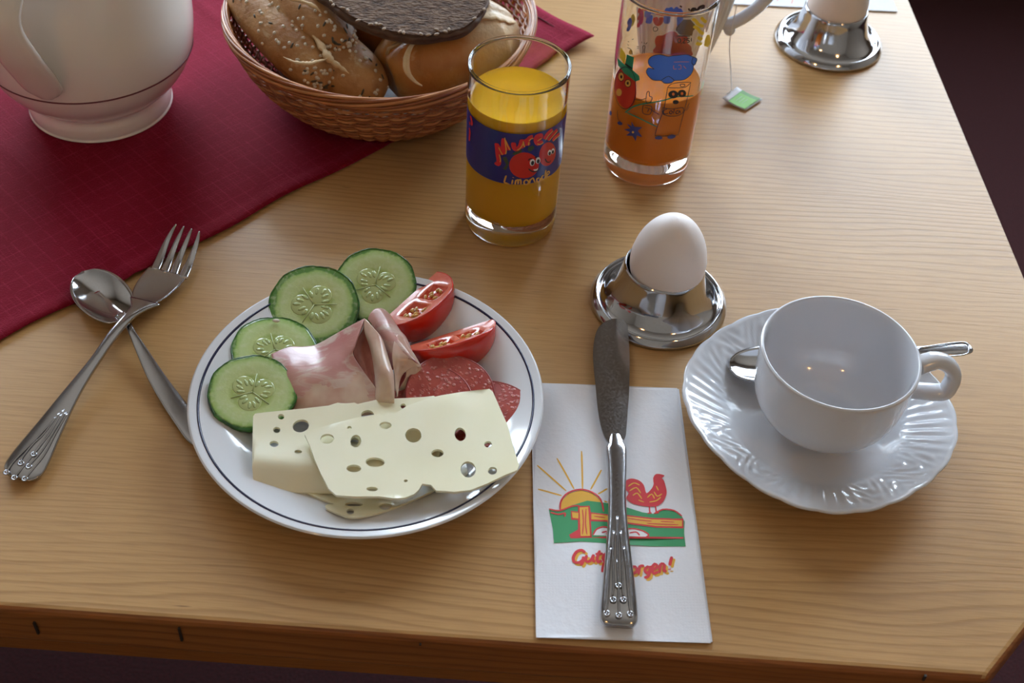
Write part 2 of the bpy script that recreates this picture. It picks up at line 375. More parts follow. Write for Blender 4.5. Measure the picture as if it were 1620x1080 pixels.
for k, (a, c, z0, z1) in enumerate(WINS):
    e = bpy.data.objects.new('window_%d' % (k + 1), None); COL.objects.link(e); e.location = ((a + c) / 2, Y1, z0); e['kind'] = 'structure'; ORG[e] = Vector(e.location)
    fr = [box(a, c, Y1 + .0, Y1 + .05, z0, z0 + .04), box(a, c, Y1, Y1 + .05, z1 - .04, z1), box(a, a + .04, Y1, Y1 + .05, z0 + .04, z1 - .04), box(c - .04, c, Y1, Y1 + .05, z0 + .04, z1 - .04)]
    mx = (a + c) / 2; fr += [box(mx - .025, mx + .025, Y1 + .005, Y1 + .05, z0 + .04, z1 - .04), box(a + .04, mx - .025, Y1 + .01, Y1 + .04, 1.10, 1.13), box(mx + .025, c - .04, Y1 + .01, Y1 + .04, 1.10, 1.13)]
    obj('window_frame', join(*fr), M_white_frame, e, smooth=False)
    obj('pane', box(a, c, Y1 + .052, Y1 + .056, z0, z1), M_day, e, smooth=False)
for i, (x, y) in enumerate([(-.55, -.55), (.75, -.35)]):
    t = thing('pendant_lamp', ['warm pendant lamp hanging behind the camera, left one', 'warm pendant lamp hanging behind the camera, right one'][i], 'lamp', (x, y, 1.1), 'pendant lamps')
    obj('bulb', ellipsoid((x, y, 1.12), (.035, .035, .045), nu=16, nv=10), M_lamp, t)
    obj('lamp_shade', lathe(smoothprof([(.02, .1), (.06, .07), (.10, .0), (.098, .0), (.058, .066), (.018, .096)], 4), (x, y, 1.12), 32, close=True), M_brass, t)
    obj('cord', tube([(x, y, 1.21), (x, y, 1.8), (x, y, ZC)], .003, 6), I_blk, t)

# ---------------------------------------------------------------- table: boards run along x, chamfered front right corner
TH = .030
TABLE = [(-.95, .3185), (.2408, .3185), (.2640, .346), (.321, .5), (.321, .608), (.2945, 1.10), (.27, 1.50), (-.95, 1.50)]
TABLE = [(-.95, .3185), (.2385, .3195), (.330, .425), (.321, .608), (.2985, 1.0), (.275, 1.45), (-.95, 1.45)]
def clip(P, y, below):
    out = []
    for i in range(len(P)):
        a, b_ = P[i], P[(i + 1) % len(P)]; ia = (a[1] <= y) == below; ib = (b_[1] <= y) == below
        if ia: out.append(a)
        if ia != ib:
            t = (y - a[1]) / (b_[1] - a[1]); out.append((a[0] + (b_[0] - a[0]) * t, y))
    return out
table = thing('dining_table', 'pale spruce table with cut-off front corner, laid for breakfast', 'table', (-.3, .88, FL))
ys = [.3, .447, .562, .680, .797, .912, 1.02, 1.13, 1.24, 1.35, 1.46]
for a, c in zip(ys[:-1], ys[1:]):
    P = clip(clip(TABLE, a + .00003, False), c - .00003, True)
    if len(P) < 3: continue
    n = len(P); V = [(x, y, 0) for x, y in P] + [(x, y, -TH) for x, y in P]
    F = [tuple(range(n)), tuple(range(n, 2 * n))[::-1]] + [((i + 1) % n, i, i + n, (i + 1) % n + n) for i in range(n)]
    mi = [0, 0]
    for i in range(n):
        x0, y0 = P[i]; x1, y1 = P[(i + 1) % n]; inner = abs(y0 - y1) < 1e-6 and y0 > .33
        mi.append(0 if inner else 1)
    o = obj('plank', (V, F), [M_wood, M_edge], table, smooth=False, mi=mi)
    if a < .31:
        at = o.data.attributes.new('bevel_weight_edge', 'FLOAT', 'EDGE')
        for e in o.data.edges:
            if all(o.data.vertices[i].co.y + ORG[table].y < .4445 for i in e.vertices) or all(o.data.vertices[i].co.x + ORG[table].x > .2 for i in e.vertices): at.data[e.index].value = 1
        bevel(o, .0035, 3).modifiers[-1].limit_method = 'WEIGHT'
mk = []
for (x, z0, z1) in [(-0.2201,-0.0099,-0.02),(-0.1495,-0.0055,-0.0167),(-0.0334,0.0005,-0.0047),(0.2079,0.0061,0.0004)]: mk.append(box(x - .0005, x + .0005, .3178, .319, z1, min(z0, -.004)))
obj('pin_mark', join(*mk), M_mark, table, smooth=False, kind='stuff')
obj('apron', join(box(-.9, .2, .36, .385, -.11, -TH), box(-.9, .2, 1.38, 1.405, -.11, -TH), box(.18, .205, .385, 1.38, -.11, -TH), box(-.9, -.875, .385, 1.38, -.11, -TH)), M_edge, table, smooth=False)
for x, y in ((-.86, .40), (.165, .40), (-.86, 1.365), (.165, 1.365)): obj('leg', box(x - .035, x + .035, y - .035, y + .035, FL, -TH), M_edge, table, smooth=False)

# guessed chair, added to give the near-black strip below the front edge
ch = thing('guessed_chair', 'guessed dark navy chair added for the near-black strip below the table edge', 'chair', (-.17, .12, FL))
o = obj('seat', box(-.42, .08, -.10, .34, -.29, -.235), M_fabric_navy, ch); bevel(o, .018, 3)
obj('seat_frame', box(-.40, .06, -.08, .32, -.325, -.29), M_panel, ch, smooth=False)
for x in (-.38, .04):
    obj('leg', box(x - .018, x + .018, .28, .316, FL, -.325), M_panel, ch, smooth=False)
    obj('leg', box(x - .018, x + .018, -.076, -.04, FL, -.325), M_panel, ch, smooth=False)
o = obj('backrest', box(-.40, .06, -.125, -.10, -.26, .02), M_fabric_navy, ch); bevel(o, .01, 2)

# ---------------------------------------------------------------- red cloth
C0 = Vector((.0455, .842)); D1 = Vector((-.6885, -.7252)).normalized(); D2 = Vector((D1.y, -D1.x))
if D2.y < 0: D2 = -D2
def hcloth(s, t):
    b1 = .0017 + .0004 * sin(s * 23 + t * 11) + .0004 * sin(t * 37 - s * 9)
    # pressed fold creases
    for k in (.2, .4):
        b1 += .0012 * math.exp(-((s - k) / .004) ** 2)
    b1 += .0022 * math.exp(-((t - .012) / .003) ** 2) * 0
    return b1
V, F = [], []; ns, ntt = 150, 150; L = .60
for i in range(ns + 1):
    for j in range(ntt + 1):
        s, t = L * i / ns, L * j / ntt
        q = C0 + D1 * (s + .0012 * sin(t * 40)) + D2 * (t + .0015 * sin(s * 30) + .001 * sin(s * 71))
        up_ = hcloth(s, t) + (.004 * math.exp(-((s) / .02) ** 2) * math.exp(-((t) / .03) ** 2)) + (.0012 if t < .010 or s < .010 else 0)
        V.append((q.x, q.y, up_))
F = [(i * (ntt + 1) + j, (i + 1) * (ntt + 1) + j, (i + 1) * (ntt + 1) + j + 1, i * (ntt + 1) + j + 1) for i in range(ns) for j in range(ntt)]
cloth = obj('tablecloth', (V, F), M_cloth, org=(C0.x, C0.y, 0)); solid(cloth, .0010, -1)
props(cloth, 'dark red damask cloth laid diagonally under the jug and basket', 'tablecloth')
# stitched hem groove
hv = []
def onc(s, t):
    q = C0 + D1 * s + D2 * t; return (q.x, q.y, hcloth(s, t) + .0012)
obj('hem_seam', join(tube([onc(.0115, s * .02) for s in range(1, 31)], .0005, 5)), mat('seam_thread', (.08, .002, .008), .8), cloth)

# ---------------------------------------------------------------- jug
JX, JY = -.2966, .7213
jug = thing('thermos_jug', 'cream white jug with thin maroon line standing on red cloth', 'jug', (JX, JY, .002))
jp = smoothprof([(.0, .001), (.044, .001), (.0475, .003), (.0480, .009), (.0465, .014), (.0475, .017), (.055, .024), (.0625, .034), (.0676, .046), (.0700, .060), (.0708, .075), (.0700, .095), (.0675, .12), (.0625, .15), (.055, .175), (.048, .19), (.046, .197), (.040, .198), (0, .198)], 5)
JB = obj('body', lathe(jp, (JX, JY, .0015), 128), M_jug, jug)
obj('line', lathe([(.0677, .0462), (.0684, .0466), (.0683, .0474), (.0678, .0476)], (JX, JY, .0015), 128, close=True), M_maroon, JB)
obj('lid', lathe(smoothprof([(0, .198), (.047, .198), (.049, .204), (.045, .215), (.025, .222), (.01, .224), (0, .224)], 4), (JX, JY, .0015), 64), M_jug, jug)
def strap(C, W, T, dirs):
    V, F = [], []; n = 12
    for q, w_, t_, nn in zip(C, W, T, dirs):
        for k in range(n):
            a = 2 * pi * k / n; ca, sa = cos(a), sin(a)
            V.append((q[0] + math.copysign(abs(ca) ** .6, ca) * w_, q[1] + math.copysign(abs(sa) ** .8, sa) * t_ * nn[1], q[2] + math.copysign(abs(sa) ** .8, sa) * t_ * nn[2]))
    m = len(C)
    for i in range(m - 1):
        for k in range(n): F.append((i * n + k, i * n + (k + 1) % n, (i + 1) * n + (k + 1) % n, (i + 1) * n + k))
    F += [tuple(range(n))[::-1], tuple((m - 1) * n + k for k in range(n))]
    return V, F
HX = -.003
hc = cr([(HX + x_, y_, z_) for x_, y_, z_ in [(-.2985, .6515, .0555), (-.2985, .6485, .062), (-.2990, .6400, .078), (-.3005, .6290, .100), (-.3030, .6230, .125), (-.2966, .6290, .150), (-.2966, .632, .175), (-.2966, .645, .195), (-.2966, .665, .203), (-.2966, .69, .205)]], 5)
hw = [r[0] for r in cr([(.005,), (.0118,), (.0136,), (.0134,), (.0128,), (.0125,), (.012,), (.012,), (.012,), (.012,)], 5)]
dirs = []
for i in range(len(hc)):
    a = Vector(hc[max(0, i - 1)]); c = Vector(hc[min(len(hc) - 1, i + 1)]); t = (c - a).normalized(); nn = Vector((1, 0, 0)).cross(t); dirs.append(nn)
obj('handle', strap(hc, hw, [.0035] * len(hc), dirs), M_jug, jug)

# ---------------------------------------------------------------- bread basket
BX, BY = -.1058, .7635
basket = thing('bread_basket', 'round woven wicker basket holding the bread rolls', 'basket', (BX, BY, .002))
def bprof(z): # radius by height
    P = [(.0, .062), (.004, .068), (.012, .077), (.022, .086), (.034, .0940), (.046, .0995), (.058, .1035), (.064, .1045)]
    for (a, ra), (c, rc) in zip(P[:-1], P[1:]):
        if z <= c: return ra + (rc - ra) * max(0, (z - a)) / (c - a)
    return P[-1][1]
NST = 52
for k in range(28):
    z = .003 + k * .0019
    pts = [(BX + (bprof(z) + .0016 * cos(NST / 2 * a + pi * k)) * cos(a), BY + (bprof(z) + .0016 * cos(NST / 2 * a + pi * k)) * sin(a), .002 + z + .0003 * sin(3 * a + k)) for a in (2 * pi * i / 208 for i in range(208))]
    obj('weaver', tube(pts, .00100, 5, True), M_wick if k % 3 else M_wick2, basket)
st = None
for k in range(NST):
    a0 = 2 * pi * k / NST
    pts = []
    for i in range(12):
        z = .060 * i / 11; a = a0 + (max(0, z - .046) * 5.5) * (1 if k % 2 else -1); r = bprof(z)
        pts.append((BX + r * cos(a), BY + r * sin(a), .0025 + z))
    obj('stake', tube(pts, .0011, 5), M_wick2, basket)
for k in range(8):
    ph = 2 * pi * k / 8; pts = []
    for i in range(260):
        a = 2 * pi * i / 260; q = ph + a * 3
        rr = .1042 + .0020 * cos(q); zz = .0595 + .0036 * sin(q) + .0012 * sin(2 * a + 1)
        pts.append((BX + rr * cos(a), BY + rr * sin(a), zz + .002))
    obj('rim_strand', tube(pts, .00125, 6, True), M_wick if k % 2 else M_wick2, basket)
obj('base', join(*[lathe([(r, 0), (r + .0012, .001), (r, .002), (r - .0012, .001)], (BX, BY, .0025), 64, close=True) for r in [.004 + i * .0024 for i in range(25)]]), M_wick, basket, kind='stuff')
# paper liner
def lz(r, a): 
    return .0055 + (0 if r < .055 else (r - .055) * 1.05) + .0012 * sin(5 * a) * (r / .09) ** 2
V, F = [], []
for i in range(13):
    for j in range(64):
        a = 2 * pi * j / 64; r = .076 * i / 12 * (1 - .05 * abs(sin(2 * a)) * (i / 12)); V.append((BX + r * cos(a), BY + r * sin(a), lz(r, a) + .003))
F = [(i * 64 + j, i * 64 + (j + 1) % 64, (i + 1) * 64 + (j + 1) % 64, (i + 1) * 64 + j) for i in range(12) for j in range(64)]
ln_ = obj('paper_napkin', (V, F), mat('grey_white_paper', (.62, .66, .72), .9), org=(BX, BY, .006)); solid(ln_, .0004, -1)
props(ln_, 'pale paper napkin lining the inside of the bread basket', 'napkin')

# ---------------------------------------------------------------- breads
def loaf(axis, rads, hz=.85, n=36, groove=None, m=8, seed=0, lump=.03):
    P = [Vector(q) for q in cr(axis, m)]; R = [r[0] for r in cr([(x,) for x in rads], m)]; V, F = [], []
    rnd = random.Random(seed); ks = [(rnd.randint(1, 4), rnd.uniform(20, 90), rnd.uniform(0, 6)) for _ in range(6)]
    L = 0; prev = P[0]
    for i, q in enumerate(P):
        L += (q - prev).length; prev = q
        a = P[max(0, i - 1)]; b_ = P[min(len(P) - 1, i + 1)]; t = (b_ - a).normalized(); s = t.cross(Vector((0, 0, 1))).normalized(); u = s.cross(t)
        for k in range(n):
            an = 2 * pi * k / n; r = max(R[i], .0004)
            rr = r * (1 + lump * sum(sin(x * an + y * L + z) for x, y, z in ks) / 3)
            if groove: rr *= groove(L, an)
            V.append(tuple(q + s * cos(an) * rr + u * sin(an) * rr * hz))
    for i in range(len(P) - 1):
        for k in range(n): F.append((i * n + k, i * n + (k + 1) % n, (i + 1) * n + (k + 1) % n, (i + 1) * n + k))
    F += [tuple(range(n)), tuple((len(P) - 1) * n + k for k in range(n))[::-1]]
    return V, F
def surf(vf, n, i, k): return Vector(vf[0][i * n + k % n])
# seeded long roll: two twisted lobes
LB = [([(-0.1885,0.7887,0.05),(-0.1797,0.7774,0.05),(-0.1578,0.752,0.05),(-0.137,0.7283,0.047),(-0.1169,0.7114,0.043),(-0.103,0.7014,0.039),(-0.0976,0.6978,0.037)], [.001, .017, .0235, .0240, .0215, .0135, .001]),
      ([(-0.2119,0.787,0.066),(-0.2047,0.7778,0.066),(-0.1899,0.7586,0.064),(-0.1728,0.7388,0.06),(-0.1565,0.7211,0.055),(-0.1408,0.7076,0.0495),(-0.1318,0.6993,0.046),(-0.128,0.6962,0.045)], [.001, .014, .0185, .0198, .0190, .0168, .0118, .001]),
      ([(-0.1982,0.7912,0.07),(-0.191,0.7812,0.07),(-0.1705,0.7593,0.07),(-0.1509,0.7429,0.067),(-0.1336,0.7283,0.063),(-0.124,0.7191,0.06),(-0.1211,0.7165,0.059)], [.001, .013, .0185, .0190, .0160, .0100, .001])]
lfs = [loaf(a_, r_, .82, 48, None, 10, 3 + k, .03) for k, (a_, r_) in enumerate(LB)]
roll = obj('seeded_roll', join(*lfs), M_roll); props(roll, 'long brown twisted roll sprinkled with salt and seeds', 'bread')
sv, sd = [], []; rnd = random.Random(11)
for q in range(290):
    lf = lfs[rnd.choice((0, 1, 1, 2, 2))]; rows = len(lf[0]) // 48
    i = rnd.randint(8, rows - 6); k = rnd.randint(2, 22); P_ = surf(lf, 48, i, k)
    T_ = (surf(lf, 48, i + 1, k) - surf(lf, 48, i - 1, k)).normalized(); Sd = (surf(lf, 48, i, k + 1) - surf(lf, 48, i, k - 1)).normalized(); Nn = T_.cross(Sd).normalized()
    if Nn.z < 0: Nn = -Nn
    M_ = Matrix((T_, Sd, Nn)).transposed() @ Matrix.Rotation(rnd.uniform(0, 6), 3, 'Z')
    if q % 4: sv.append(ellipsoid(P_, (rnd.uniform(.0012, .0017), .0012, .0011), M_, 6, 4))
    else: sd.append(ellipsoid(P_, (rnd.uniform(.0018, .003), .0008, .0006), M_, 6, 4))
obj('pale_seeds', join(*sv), M_sesame, roll, kind='stuff'); obj('dark_seeds', join(*sd), M_dseed, roll, kind='stuff')
def lumpy(P, r, n=4, sd=1):
    Q = cr(P, n); rr = random.Random(sd); return tube(Q, [max(.0003, r * sin(pi * i / (len(Q) - 1)) * rr.uniform(.6, 1.25)) for i in range(len(Q))], 8, flat=.8)
obj('floury_seam', lumpy([(-0.1463,0.721,0.0695),(-0.1413,0.7149,0.068),(-0.1359,0.7067,0.067),(-0.1307,0.6987,0.065),(-0.1237,0.6947,0.0625),(-0.1176,0.692,0.06)], .0030), M_split, roll)
obj('torn_edge', lumpy([(-0.158,0.6852,0.0735),(-0.1504,0.6827,0.072),(-0.1428,0.6846,0.07),(-0.1367,0.6912,0.068),(-0.131,0.6986,0.066)], .0017, 6, 3), M_split, roll)
obj('torn_edge', lumpy([(-0.1704,0.7324,0.086),(-0.1605,0.733,0.086),(-0.1522,0.7327,0.085),(-0.1436,0.7301,0.083),(-0.1401,0.7277,0.081)], .0016, 6, 4), M_split, roll)

# golden roll, front right
ax = [(-0.1022,0.728,0.036),(-0.0983,0.7316,0.037),(-0.0845,0.7364,0.04),(-0.0658,0.7435,0.044),(-0.047,0.7522,0.048),(-0.0304,0.7639,0.05),(-0.019,0.7702,0.052),(-0.0157,0.7731,0.052)]
def gr(L, a):
    d = a - (1.15 + .35 * sin(L * 32)); return 1.02 - .13 * math.exp(-(d / .13) ** 2) + .05 * math.exp(-((d - .35) / .2) ** 2)
gf = loaf(ax, [.001, .018, .0285, .032, .0315, .029, .017, .001], .9, 64, gr, 10, 5, .015)
g = obj('golden_roll', gf, M_kais); props(g, 'golden bread roll with a pale split at the front right', 'bread', 'white bread rolls')
rows = len(gf[0]) // 64; rp = []
for i in range(12, rows - 9, 2):
    L = sum((Vector(gf[0][j * 64]) - Vector(gf[0][(j - 1) * 64])).length for j in range(1, i + 1)); k = int((1.15 + .35 * sin(L * 32)) / (2 * pi) * 64)
    rp.append(surf(gf, 64, i, k))
obj('pale_split', tube(rp, [.0015 + .0012 * sin(pi * j / (len(rp) - 1)) for j in range(len(rp))], 8, flat=.5), M_split, g)
cs = []
for k_, s_ in ((0, 1),):
    c0 = (-0.0775,0.7116,0.062)
arc = [(-0.075,0.7164,0.0735),(-0.079,0.707,0.0735),(-0.0809,0.6982,0.0705),(-0.0797,0.6907,0.066),(-0.0749,0.6873,0.061),(-0.0696,0.6867,0.058)]
cs_o = tube(cr(arc, 5), [.0006 + .0016 * sin(pi * j / 25) for j in range(26)], 8, flat=.6)
obj('pale_split', cs_o, M_split, g)
# brown roll behind
bf = loaf([(-0.1453,0.8044,0.04),(-0.1394,0.8019,0.041),(-0.1214,0.7876,0.045),(-0.1048,0.7799,0.047),(-0.0916,0.7817,0.047),(-0.085,0.7825,0.047)], [.001, .020, .030, .032, .022, .001], .95, 48, None, 8, 9, .015)
g2 = obj('brown_roll', bf, M_brown); props(g2, 'dark brown roll tucked under the rye slice in the middle', 'bread', 'white bread rolls')
# rye slice
zs = .083
low = [(-0.1471,0.7438),(-0.136,0.7343),(-0.1226,0.7222),(-0.104,0.7125),(-0.0872,0.708),(-0.0728,0.707),(-0.0589,0.711),(-0.0451,0.7173),(-0.0352,0.7338),(-0.0323,0.753)]
cxy = Vector((sum(q[0] for q in low) / len(low), sum(q[1] for q in low) / len(low)))
outl = cr([*low, (low[-1][0] + .002, low[-1][1] + .03), (low[-1][0] - .014, low[-1][1] + .066), (low[-1][0] - .05, low[-1][1] + .085), (low[0][0] + .03, low[0][1] + .078), (low[0][0] - .002, low[0][1] + .05), (low[0][0] - .006, low[0][1] + .02)], 6, True)
def zsl(x, y): return zs + (y - low[5][1]) * .18
vf = sheet(outl, [], .006, .0075, zsl)
rye = obj('rye_bread_slice', vf, [M_crumb, M_ryecrust], smooth=True, angle=40, mi=None); props(rye, 'slice of dark rye bread lying on top of the rolls', 'bread')
for p_ in rye.data.polygons:
    if abs(p_.normal.z) < .7: p_.material_index = 1
crs = [(x, y, zsl(x, y) - .0032 + .0006 * sin(i * 1.3)) for i, (x, y) in enumerate(outl)]
obj('crust', tube(crs, [.0018 + .0006 * sin(i * 2.1) for i in range(len(crs))], 8, True, flat=1), M_ryecrust, rye)
gs = []
for i in range(0, len(outl), 1):
    if rnd.random() < .55: continue
    x, y = outl[i]; gs.append(ellipsoid((x + rnd.uniform(-.002, .002), y + rnd.uniform(-.003, .002), zsl(x, y) + .0008), (.0022, .0012, .0008), rotm(0, 0, rnd.uniform(0, 3)), 6, 4))
obj('grains', join(*gs), mat('grain', (.30, .20, .12), .6), rye, kind='stuff')

# ---------------------------------------------------------------- prints on glasses: (angle, z) -> cylinder
def wrap(G, off, vf, step=.06):
    cx, cy, rb, rt, h = G; V = []
    for a, z in vf[0]:
        r = rb + (rt - rb) * z / h + off; V.append((cx + r * cos(a), cy + r * sin(a), z))
    return V, vf[1]
def pw(G, off, poly):   # polygon in (angle, z) space -> filled; work in arclength
    R = .03; P = [(a * R, z) for a, z in poly]; v, f = fill(P, [], .0022); return wrap(G, off, ([(x / R, z) for x, z in v], f))
def sw(G, off, line, wd, sm=3):
    R = .03; v, f = strip([(a * R, z) for a, z in line], wd, sm); return wrap(G, off, ([(x / R, z) for x, z in v], f))
def pr(name, parts, m, parent): return obj(name, join(*parts), m, parent, smooth=True)

def tumbler(G, name, label, zin):
    cx, cy, rb, rt, h = G; t = thing(name, label, 'glass', (cx, cy, 0), 'drinking glasses')
    wl = .0016
    P = [(.0, .0012), (rb - .006, .0012), (rb - .0035, .0002), (rb - .0012, .0012), (rb, .0035)] + [(rb + (rt - rb) * z / h, z) for z in (.005, .008, .012, .02, .03, .04, .05, .06, .07, .08, .09, .10, .11, h - .006, h - .003, h - .0018)] + [(rt - .0003, h - .0013), (rt - .0013, h - .0013)]
    P += [(rb + (rt - rb) * z / h - wl, z) for z in (h - .0018, h - .003, h - .006, .11, .10, .09, .08, .07, .06, .05, .04, .03, zin + .009, zin + .006)] + [(rb - wl - .0012, zin + .0025), (rb - wl - .005, zin + .0006), (.012, zin), (0, zin)]
    obj('glass_body', lathe(P, (cx, cy, 0), 96), M_glass, t)
    obj('rim', lathe([(rt - .0008 + .00095 * cos(a_), h - .0008 + .00095 * sin(a_)) for a_ in [2 * pi * i / 12 for i in range(12)]], (cx, cy, 0), 96, close=True), M_glass, t)
    return t
def juice(G, t, zin, zt, m, foam=None):
    cx, cy, rb, rt, h = G; wl = .0014
    R = lambda z: rb + (rt - rb) * z / h - wl
    P = [(0, zin - .0003), (.012, zin - .0003), (rb - wl - .0048, zin + .0003), (rb - wl - .001, zin + .0023), (R(zin + .006), zin + .006), (R(zin + .009), zin + .009), (R(.03), .03), (R(.04), .04), (R(.05), .05), (R(.06), .06), (R(zt - .003), zt - .003), (R(zt - .001), zt - .001), (R(zt), zt), (R(zt) - .0006, zt - .0003), (R(zt) - .0022, zt - .0010), (.012, zt - .0011), (0, zt - .0011)]
    obj('juice', lathe(P, (cx, cy, 0), 96), m, t)
G1 = (-.007, .629, .0290, .0300, .119)
g1 = tumbler(G1, 'juice_glass', 'glass of yellow orange juice with a blue label band', .0155)
juice(G1, g1, .0155, .0975, M_oj)
BT, BB = .0905, .0530
BAND = obj('label_band', wrap(G1, .00012, ([(2 * pi * i / 96, z) for z in (BB, (BB + BT) / 2, BT) for i in range(97)], [(k * 97 + i, k * 97 + i + 1, (k + 1) * 97 + i + 1, (k + 1) * 97 + i) for k in range(2) for i in range(96)])), I_nav, g1)
o1, o2, o3, o4 = .00022, .0003, .00038, .00046
W1 = .0030
pr('red_lettering', [sw(G1, o3, l, W1) for l in [[(-1.927,0.0676),(-1.874,0.0667),(-1.853,0.069),(-1.884,0.074),(-1.904,0.0789),(-1.919,0.0817)],[(-1.914,0.0808),(-1.838,0.077),(-1.78,0.0745)],[(-1.78,0.0748),(-1.777,0.08),(-1.78,0.0864)],[(-1.786,0.0857),(-1.723,0.0817),(-1.658,0.0787)],[(-1.588,0.0845),(-1.568,0.0811),(-1.524,0.0796),(-1.461,0.0812),(-1.429,0.0844),(-1.42,0.0869)],[(-1.44,0.0863),(-1.408,0.0825),(-1.374,0.0811)],[(-1.338,0.0874),(-1.31,0.0842),(-1.299,0.0822)],[(-1.32,0.0855),(-1.268,0.0878),(-1.211,0.0882)],[(-1.138,0.0846),(-1.038,0.0863),(-1.058,0.0881),(-1.133,0.0877),(-1.14,0.0852),(-1.085,0.0823),(-0.984,0.0829)],[(-0.951,0.0842),(-0.886,0.0873),(-0.766,0.089)],[(-0.871,0.0826),(-0.75,0.0848),(-0.611,0.0866)],[(-0.733,0.0804),(-0.632,0.0817),(-0.504,0.0813)]]], I_red, BAND)
pr('yellow_lettering', [sw(G1, o4, l, .0007) for l in [[(-1.727,0.0752),(-1.717,0.0779),(-1.739,0.0829),(-1.76,0.0872)],[(-1.743,0.0854),(-1.687,0.0812),(-1.637,0.0786)],[(-1.873,0.0792),(-1.826,0.0764),(-1.783,0.0743)],[(-1.83,0.0686),(-1.822,0.0706),(-1.853,0.0742)],[(-1.509,0.0789),(-1.443,0.0807),(-1.4,0.0837),(-1.397,0.0857)],[(-1.393,0.0853),(-1.377,0.0824),(-1.357,0.0814)],[(-1.288,0.0822),(-1.286,0.0847)],[(-1.288,0.0855),(-1.244,0.0868),(-1.2,0.087)],[(-1.11,0.0844),(-1.021,0.0858)],[(-1.105,0.0824),(-1.044,0.0814),(-0.97,0.0821)],[(-0.923,0.0832),(-0.853,0.086),(-0.737,0.0878)],[(-0.834,0.0816),(-0.721,0.0838),(-0.584,0.0854)],[(-0.71,0.0796),(-0.603,0.0806),(-0.484,0.0803)]]], I_gold, BAND)
pr('red_fruit', [pw(G1, o1, q) for q in [[(-1.026,0.0656),(-1.031,0.0631),(-1.059,0.0609),(-1.108,0.0593),(-1.172,0.0582),(-1.247,0.0577),(-1.327,0.0576),(-1.407,0.0581),(-1.481,0.0592),(-1.545,0.0606),(-1.596,0.0626),(-1.629,0.0648),(-1.644,0.0673),(-1.638,0.0698),(-1.612,0.0723),(-1.569,0.0744),(-1.511,0.076),(-1.442,0.077),(-1.366,0.0773),(-1.288,0.0767),(-1.212,0.0754),(-1.142,0.0734),(-1.085,0.071),(-1.045,0.0683)],[(-0.576,0.0665),(-0.599,0.0646),(-0.64,0.0633),(-0.694,0.0625),(-0.753,0.0623),(-0.815,0.0626),(-0.874,0.0634),(-0.927,0.0647),(-0.972,0.0664),(-1.007,0.0684),(-1.03,0.0707),(-1.04,0.073),(-1.038,0.0753),(-1.022,0.0774),(-0.995,0.0791),(-0.957,0.0803),(-0.91,0.0809),(-0.855,0.0808),(-0.796,0.08),(-0.736,0.0785),(-0.679,0.0765),(-0.629,0.074),(-0.592,0.0714),(-0.573,0.0688)]]], I_tom, BAND)
pr('leaf', [pw(G1, o2, q) for q in [[(-1.608,0.0758),(-1.509,0.0786),(-1.406,0.0796),(-1.419,0.0773),(-1.538,0.0753)],[(-1.789,0.0722),(-1.71,0.0734),(-1.65,0.0691),(-1.695,0.0636),(-1.768,0.0638),(-1.701,0.0675)],[(-1.285,0.0809),(-1.197,0.0818),(-1.154,0.0796),(-1.224,0.0777),(-1.298,0.0784)]]], I_dgr, BAND)
pr('eye_white', [pw(G1, o2, q) for q in [[(-1.127,0.0683),(-1.131,0.0677),(-1.139,0.0671),(-1.149,0.0667),(-1.162,0.0665),(-1.176,0.0664),(-1.19,0.0665),(-1.203,0.0668),(-1.215,0.0672),(-1.224,0.0677),(-1.231,0.0684),(-1.233,0.0691),(-1.233,0.0697),(-1.228,0.0704),(-1.221,0.0709),(-1.211,0.0713),(-1.198,0.0716),(-1.185,0.0716),(-1.171,0.0715),(-1.157,0.0713),(-1.145,0.0708),(-1.136,0.0703),(-1.129,0.0696),(-1.126,0.069)],[(-1.003,0.0687),(-1.007,0.0681),(-1.015,0.0676),(-1.026,0.0673),(-1.038,0.0671),(-1.052,0.067),(-1.066,0.0672),(-1.079,0.0675),(-1.091,0.0679),(-1.1,0.0684),(-1.106,0.069),(-1.109,0.0697),(-1.108,0.0703),(-1.104,0.0709),(-1.097,0.0714),(-1.086,0.0718),(-1.074,0.072),(-1.061,0.072),(-1.047,0.0719),(-1.033,0.0716),(-1.022,0.0711),(-1.012,0.0706),(-1.005,0.07),(-1.002,0.0693)],[(-0.729,0.071),(-0.734,0.0706),(-0.742,0.0702),(-0.752,0.0699),(-0.765,0.0698),(-0.778,0.0699),(-0.792,0.0701),(-0.805,0.0704),(-0.816,0.0708),(-0.824,0.0713),(-0.83,0.0719),(-0.833,0.0725),(-0.832,0.0731),(-0.828,0.0735),(-0.82,0.0739),(-0.811,0.0742),(-0.799,0.0743),(-0.786,0.0743),(-0.772,0.0741),(-0.759,0.0738),(-0.747,0.0733),(-0.738,0.0728),(-0.731,0.0722),(-0.728,0.0716)],[(-0.629,0.0707),(-0.634,0.0702),(-0.642,0.0699),(-0.653,0.0697),(-0.666,0.0696),(-0.68,0.0697),(-0.694,0.0699),(-0.707,0.0702),(-0.718,0.0707),(-0.726,0.0712),(-0.732,0.0717),(-0.735,0.0723),(-0.734,0.0728),(-0.73,0.0733),(-0.722,0.0736),(-0.712,0.0739),(-0.7,0.0739),(-0.687,0.0739),(-0.673,0.0737),(-0.66,0.0733),(-0.648,0.0729),(-0.638,0.0723),(-0.632,0.0717),(-0.629,0.0712)],[(-1.154,0.0635),(-1.076,0.0632),(-1.038,0.0639),(-1.053,0.062),(-1.112,0.0622)]]], I_white, BAND)
